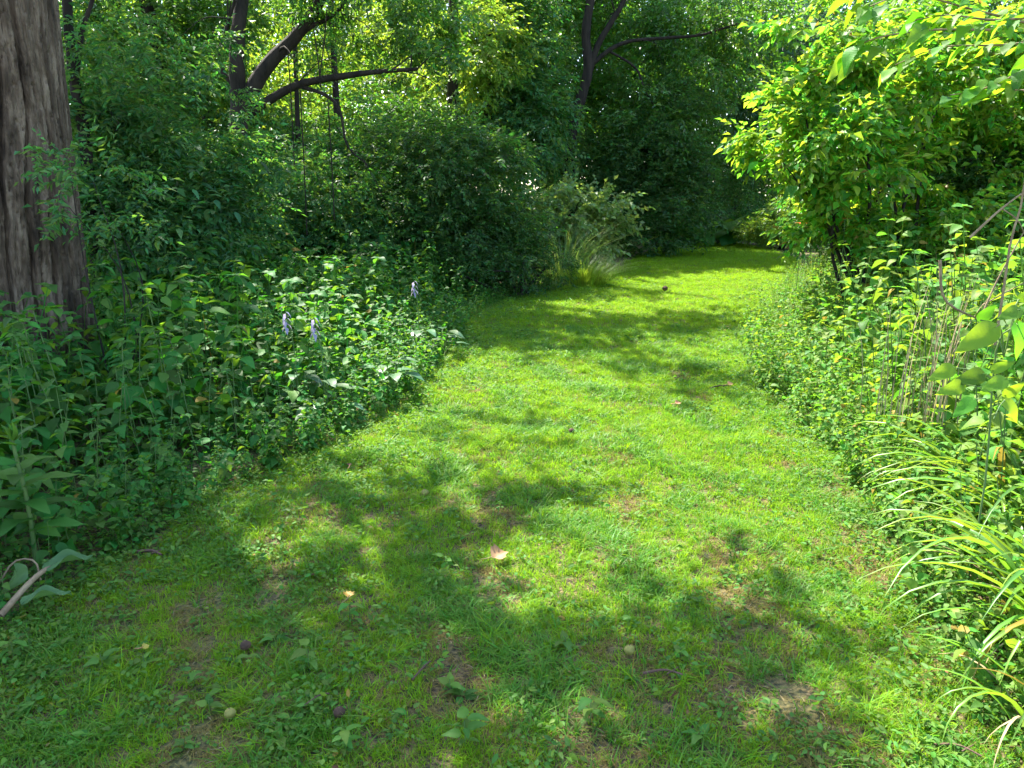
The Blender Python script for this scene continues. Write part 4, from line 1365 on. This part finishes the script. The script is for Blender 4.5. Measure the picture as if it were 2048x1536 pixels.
# ------------------------------------------------------------------ dead twiggy branches at the sunny side
e = empty('dead_branch', (2.75, 3.9, 0))
b = np.array([2.75, 3.9, 0])
tag(e, 'pale dead twiggy branch standing in the sunny bank', 'branch')
D = 3.9
for k, (pts, r0) in enumerate([([(1990, 690), (2010, 560), (2022, 480), (2048, 380), (2060, 200), (2030, 180)], .007), ([(1880, 520), (1890, 600), (1960, 640), (2000, 660)], .008), ([(1940, 475), (2000, 420), (2060, 375)], .007), ([(2005, 418), (2035, 440), (2050, 470)], .004),
                               ([(1960, 640), (1995, 560), (2050, 460)], .006), ([(1965, 610), (2030, 575), (2060, 560)], .004)]):
    q_ = spline([P(*a, D + .05 * k) for a in pts], 12)
    MB().tube(q_ - b, np.linspace(r0, r0 * .5, 12), 6).build('twig' if k else 'stem', M['twig'], e)
nn = 46
a = rng.uniform(-.5, .5, nn)
base = np.stack([rng.normal(0, .12, nn), rng.normal(0, .1, nn), np.zeros(nn)], -1)
e2 = empty('dry_stalk_clump', (*gnd(1905, 4.1), .35))
tag(e2, 'clump of thin dry pale stalks next to the dead branch', 'dry stalks')
V, Q = strips(base, np.stack([np.cos(a * 6), np.sin(a * 6), 0 * a], -1), rng.uniform(.6, 1.05, nn), np.full(nn, .006), rng.uniform(.05, .35, nn), 5)
MB().add(V, Q).build('foliage', M['straw'], e2)

# fallen branch with wilted leaves lying on the lawn edge
g0, g1 = G(5, 1255), G(150, 1165)
b = np.array([*g0, .05])
e = empty('fallen_branch', b)
tag(e, 'fallen broken branch with pale wilted leaves lying at the shaded lawn edge', 'branch')
ax = np.array([g1[0] - g0[0], g1[1] - g0[1], .08])
MB().tube(spline([(0, 0, 0), ax * .5 + np.array([0, 0, .03]), ax], 9), np.linspace(.013, .008, 9), 8).build('stem', M['twig'], e)
MB().tube(spline([ax * .55, ax * .5 + np.array([-.03, .05, .07]), ax * .35 + np.array([-.1, .1, .08]), ax * .15 + np.array([-.12, .1, .02])], 9), .004, 6).build('twig', M['twig'], e)
WIL = [leaf_grid(L, wd, 'leaf', M['wilted'], 12, 0, c, .9, .09, 1.1, 8) for L, wd, c in ((.28, .085, .22), (.16, .1, .6))]
leaf_obj(WIL[0], e, ax * .6 + np.array([0, 0, .03]), ax * np.array([1, 1, .1]) + np.array([.12, 0, .02]), (0, -.3, 1), .72)
leaf_obj(WIL[1], e, ax * .35 + np.array([-.06, .05, .1]), (.12, -.3, -.5), (.3, .4, .7), .75)
leaf_obj(WIL[0], e, ax * .15 + np.array([.05, -.02, .02]), ax + np.array([.15, -.1, -.05]), (0, 0, 1), .6)

# ------------------------------------------------------------------ little things on the lawn
def nut(px, py, r0, mat, lb):
    g_ = G(px, py)
    n_, m_ = 12, 16
    th, ph = np.meshgrid(np.linspace(0, PI, n_), np.linspace(0, 2 * PI, m_, endpoint=False), indexing='ij')
    rr = r0 * (1 + .05 * np.sin(3 * ph) * np.sin(th) + .03 * np.cos(5 * th)) * (1 + .06 * np.cos(th))
    V = np.stack([rr * np.sin(th) * np.cos(ph), rr * np.sin(th) * np.sin(ph), rr * np.cos(th) * .94], -1).reshape(-1, 3)
    Q = [[i_ * m_ + j_, i_ * m_ + (j_ + 1) % m_, (i_ + 1) * m_ + (j_ + 1) % m_, (i_ + 1) * m_ + j_] for i_ in range(n_ - 1) for j_ in range(m_)]
    e_ = empty('walnut', (g_[0], g_[1], float(gz(g_[0], g_[1])) + r0 + .012), rng.uniform(0, 6))
    tag(e_, lb, 'walnut', 'fallen walnuts on the lawn')
    MB().add(V, Q).build('husk', M[mat], e_)
    MB().tube([(0, 0, r0 * .9), (r0 * .05, 0, r0 * 1.15)], [r0 * .18, r0 * .12], 6).build('stub', M['twig'], e_)


nut(493, 1310, .019, 'husk_brown', 'dark brown fallen walnut on dry turf above a leafy weed patch')
nut(680, 1450, .018, 'husk_brown', 'dark brown fallen walnut nearest the bottom of the view')
nut(462, 1447, .017, 'husk_green', 'yellow green fallen walnut among small weeds')
nut(1258, 1320, .019, 'husk_green', 'yellow green fallen walnut alone in the shaded turf')
nut(850, 997, .02, 'husk_green', 'yellowish fallen walnut on the grass halfway up the lawn')
nut(1143, 872, .02, 'husk_brown', 'small brown fallen walnut in the sunny grass')
nut(1330, 584, .045, 'husk_brown', 'dark lump far up the lawn at the shadow tip')


def maple(px, py, s, mat, lb, rz, name='fallen_leaf'):
    g_ = G(px, py)
    half = [(-.55, .06), (-.6, .3), (-.45, .62), (-.2, .95), (-.05, .7), (.12, .98), (.3, .62), (.42, .5), (.62, .42), (.72, .2), (1.05, .0)]
    out_ = np.array([(-.5, 0)] + half + [(x_, -y_) for x_, y_ in half[-2::-1]])
    out_ = out_ * (1 + rng.normal(0, .05, out_.shape)) * s
    rr = np.hypot(out_[:, 0], out_[:, 1]) / s
    zz = .55 * np.abs(out_[:, 1]) * (1 if out_[0, 0] < 0 else 1) + .12 * s * np.sin(rr * 5 + np.arctan2(out_[:, 1], out_[:, 0]) * 3)
    mid_ = out_ * .5
    N_ = len(out_)
    V = np.vstack([[[0, 0, .0]], np.c_[mid_, .3 * np.abs(mid_[:, 1]) - .04 * s], np.c_[out_, zz]])
    T = [[0, 1 + k, 1 + (k + 1) % N_] for k in range(N_)] + [[1 + k, 1 + N_ + k, 1 + N_ + (k + 1) % N_] for k in range(N_)] + [[1 + k, 1 + N_ + (k + 1) % N_, 1 + (k + 1) % N_] for k in range(N_)]
    e_ = empty(name, (g_[0], g_[1], float(gz(g_[0], g_[1])) + .045), rz)
    e_.rotation_euler = (.25, -.1, rz)
    tag(e_, lb, 'leaf', 'fallen leaves on the lawn')
    MB().add(V, None, T).build('blade', M[mat], e_)
    MB().tube(spline([(-s * .6, 0, .01), (-s * 1.0, .01, 0), (-s * 1.4, .03, -.01)], 5), .0022, 5).build('stalk', M['tan_leaf'], e_)


maple(997, 1128, .052, 'tan_leaf', 'large tan curled fallen leaf in the middle of the lawn', .6)
maple(697, 1205, .026, 'gold_leaf', 'yellow fallen leaf on shaded turf', 2.0)
maple(295, 1320, .016, 'gold_leaf', 'tiny yellow fallen leaf beside a seedling', 1.0)
maple(697, 940, .022, 'husk_brown', 'small brown fallen leaf near the bright grass patch', 2.5)
maple(1355, 822, .03, 'tan_leaf', 'pale brown fallen leaf on the sunny lawn below the weedy bank', .4)
maple(1460, 778, .035, 'tan_leaf', 'orange brown fallen leaf lying by the foot of the weedy bank', .2)


def stick(px0, py0, px1, py1, r0, lb):
    a0, a1 = G(px0, py0), G(px1, py1)
    d = np.array([a1[0] - a0[0], a1[1] - a0[1], .01])
    e_ = empty('fallen_twig', (a0[0], a0[1], float(gz(*a0)) + .022))
    tag(e_, lb, 'twig', 'fallen twigs on the lawn')
    MB().tube(spline([(0, 0, 0), d * .5 + np.array([.008, .012, .008]), d], 8), np.linspace(r0, r0 * .6, 8), 6).build('stem', M['red_bark'], e_)
    MB().tube([d * .6, d * .8 + np.array([.015, .02, .015])], [r0 * .6, r0 * .3], 5).build('spur', M['red_bark'], e_)


stick(825, 1385, 862, 1352, .0035, 'short brown twig in the shaded turf nearest the camera')
stick(1285, 1360, 1365, 1368, .005, 'dark twig lying under the lone green walnut')
stick(660, 1410, 610, 1440, .003, 'thin twig close to the dark walnut')
stick(1420, 782, 1462, 780, .007, 'orange brown stick at the weedy bank foot')
stick(1865, 1500, 1960, 1530, .004, 'pale stick in the sunny turf corner')
stick(272, 1110, 325, 1120, .008, 'broken dark stick at the shaded bank edge')

# seedlings and rosettes in the worn turf
ROS = [leaf_grid(.07, .034, 'leaf', M['ground_leaf'], 6, 0, c, .2, .03, .95) for c in (.2, .4)]
spots = [(785, 1480), (690, 1510), (560, 1490), (420, 1430), (370, 1500), (930, 1500), (925, 1400), (205, 1340), (290, 1340), (390, 1370), (450, 1390), (900, 1395), (1260, 1360), (1180, 1450), (550, 1290), (120, 1300), (60, 1300), (30, 1330), (470, 1330), (890, 1130), (800, 1280),
         (700, 1240), (1130, 1300), (1360, 1320), (1540, 1420), (1960, 1440), (1400, 1480), (40, 1430), (1010, 1260), (620, 1350)]
SMARK = [(493, 1310, 'the brown walnut on dry turf'), (680, 1450, 'the lowest brown walnut'), (462, 1447, 'the green walnut among small weeds'), (1258, 1320, 'the lone green walnut'), (997, 1128, 'the large tan fallen leaf'), (697, 1205, 'the yellow fallen leaf'),
         (295, 1320, 'the tiny yellow fallen leaf'), (825, 1385, 'the short brown twig'), (1325, 1364, 'the dark twig under the green walnut'), (100, 1230, 'the fallen wilted branch'), (1910, 1515, 'the pale stick in sunny turf')]
protos = []
for v in range(4):
    e0 = empty('seedling', (0, 0, 0))
    kids = []
    hh = (.05, .09, .03, .07)[v]
    for k in range((7, 10, 6, 8)[v]):
        a = k * (2.4, PI / 2 + .1, 1.05, 2.0)[v] + rng.normal(0, .3) + (PI if v == 1 and k % 2 else 0)
        t_ = (k + 1) / 9
        kids.append(leaf_obj(ROS[k % 2], e0, (.01 * math.cos(a), .01 * math.sin(a), .01 + hh * t_), (math.cos(a), math.sin(a), rng.uniform(-.1, .45)), (rng.normal(0, .25), rng.normal(0, .25), 1), rng.uniform(.45, 1.1)))
    kids.append(MB().tube([(0, 0, -.01), (.003, 0, hh * .5), (0, 0, hh + .01)], .002, 5).build('stem', M['stem'], e0))
    KIDS[e0.name] = kids
    protos.append(e0)
for q, (px, py) in enumerate(spots):
    g_ = G(px, py)
    loc = (g_[0], g_[1], float(gz(*g_)))
    dd = [math.hypot(px - m_[0], py - m_[1]) for m_ in SMARK]
    m_ = SMARK[int(np.argmin(dd))]
    rel = ('nearer the camera than' if py > m_[1] + 25 else 'further away than' if py < m_[1] - 25 else 'level with') if min(dd) > 60 else 'close beside'
    sz = rng.uniform(.5, .95)
    lb = '%s weed seedling %s %s' % ('small' if sz < .72 else 'larger', rel, m_[2])
    if q < 4:
        o = protos[q]
        o.location, o.scale = loc, (sz, sz, sz)
        tag(o, lb, 'weed', 'seedlings in the worn turf')
    else:
        o = copy_tree(protos[q % 4], loc, rng.uniform(0, 6), sz, lb, 'seedlings in the worn turf')
        o['category'] = 'weed'

sets = {}
for o in C.objects:
    if o.get('group') == 'seedlings in the worn turf':
        sets.setdefault(o['label'], []).append(o)
for lb, os_ in sets.items():
    if len(os_) > 1:
        m_ = [m_ for m_ in SMARK if lb.endswith(m_[2])][0]
        g_ = G(m_[0], m_[1])
        for q_, o in enumerate(sorted(os_, key=lambda o: math.hypot(o.location[0] - g_[0], o.location[1] - g_[1]))):
            o['label'] = lb + ', ' + ('closest', 'second closest', 'third closest', 'fourth closest', 'fifth closest', 'sixth closest')[min(q_, 5)]

# thin vines hanging from the crooked tree
for px, y0, y1, D, lb in [(600, 175, 470, 10.9, 'thin hanging vine below the crook of the long limb'), (628, 60, 180, 10.8, 'thin hanging vine between the two limbs'), (655, 190, 440, 10.9, 'dark vine dangling from the drooping branch'), (575, 90, 330, 10.9, 'straight vine hanging beside the thick limb'), (640, 150, 20, 10.7, 'vine climbing from the long limb upward')]:
    q_ = spline([P(px, y0, D), P(px + 8, (y0 + y1) / 2, D), P(px + 14, y1, D)], 8)
    o = MB().tube(q_, .009, 5).build('hanging_vine', M['dark_bark'])
    tag(o, lb, 'vine')

# ------------------------------------------------------------------ far wood that reads as one mass
n = 36000
x = rng.uniform(-44, 48, n)
y = rng.uniform(32, 52, n)
z = rng.uniform(0, 1, n) ** 1.15 * (19 + 2 * wob(x, y, 9, 31)) + .3
cl = wob(x, y * .7 + z, 3.2, 33) + wob(x + z, z * 1.3, 1.6, 34) * .7
k = (cl > -.75) | (z < 4)
p_ = np.stack([x, y, z], -1)[k]
V, T = sprays(p_, rng.normal(0, 1, p_.shape) * np.array([1, 1, .3]) + np.array([0, -.5, -.2]), np.array([0, 0, 1.0]) + rng.normal(0, .35, p_.shape), .34 * rng.uniform(.7, 1.2, len(p_)), .6, 9)
tag(link('distant_woodland', to_mesh('distant_woodland', V, None, T, M['canopy_leaf'], False)), 'far green woodland closing the view behind the trees', kind='stuff')
n = 5200
x, y = rng.uniform(-24, 26, n), rng.uniform(9.5, 36, n)
k = ~inpoly(x, y, LAWN) & ~((np.abs(x - 4.5) < 4.4) & (y < 17)) & ~((y < 12.3) & (x > -9)) & (seg_dist(x, y, LEFT_G) > .25)
x, y = x[k], y[k]
scatter('woodland_floor', 'shaded green plants covering the woodland floor under the trees', left_src, np.stack([x, y, gz(x, y) * 0], -1), rng.uniform(.8, 1.7, len(x)) * np.clip(seg_dist(x, y, LEFT_G + RIGHT_G) * .5 + .4, .4, 1), rng.integers(0, 6, len(x)), .15)
tris = sum(len(o.data.loop_triangles) or sum(len(p.vertices) - 2 for p in o.data.polygons) for o in C.objects if o.type == 'MESH') if False else 0
print('objects', len(C.objects))
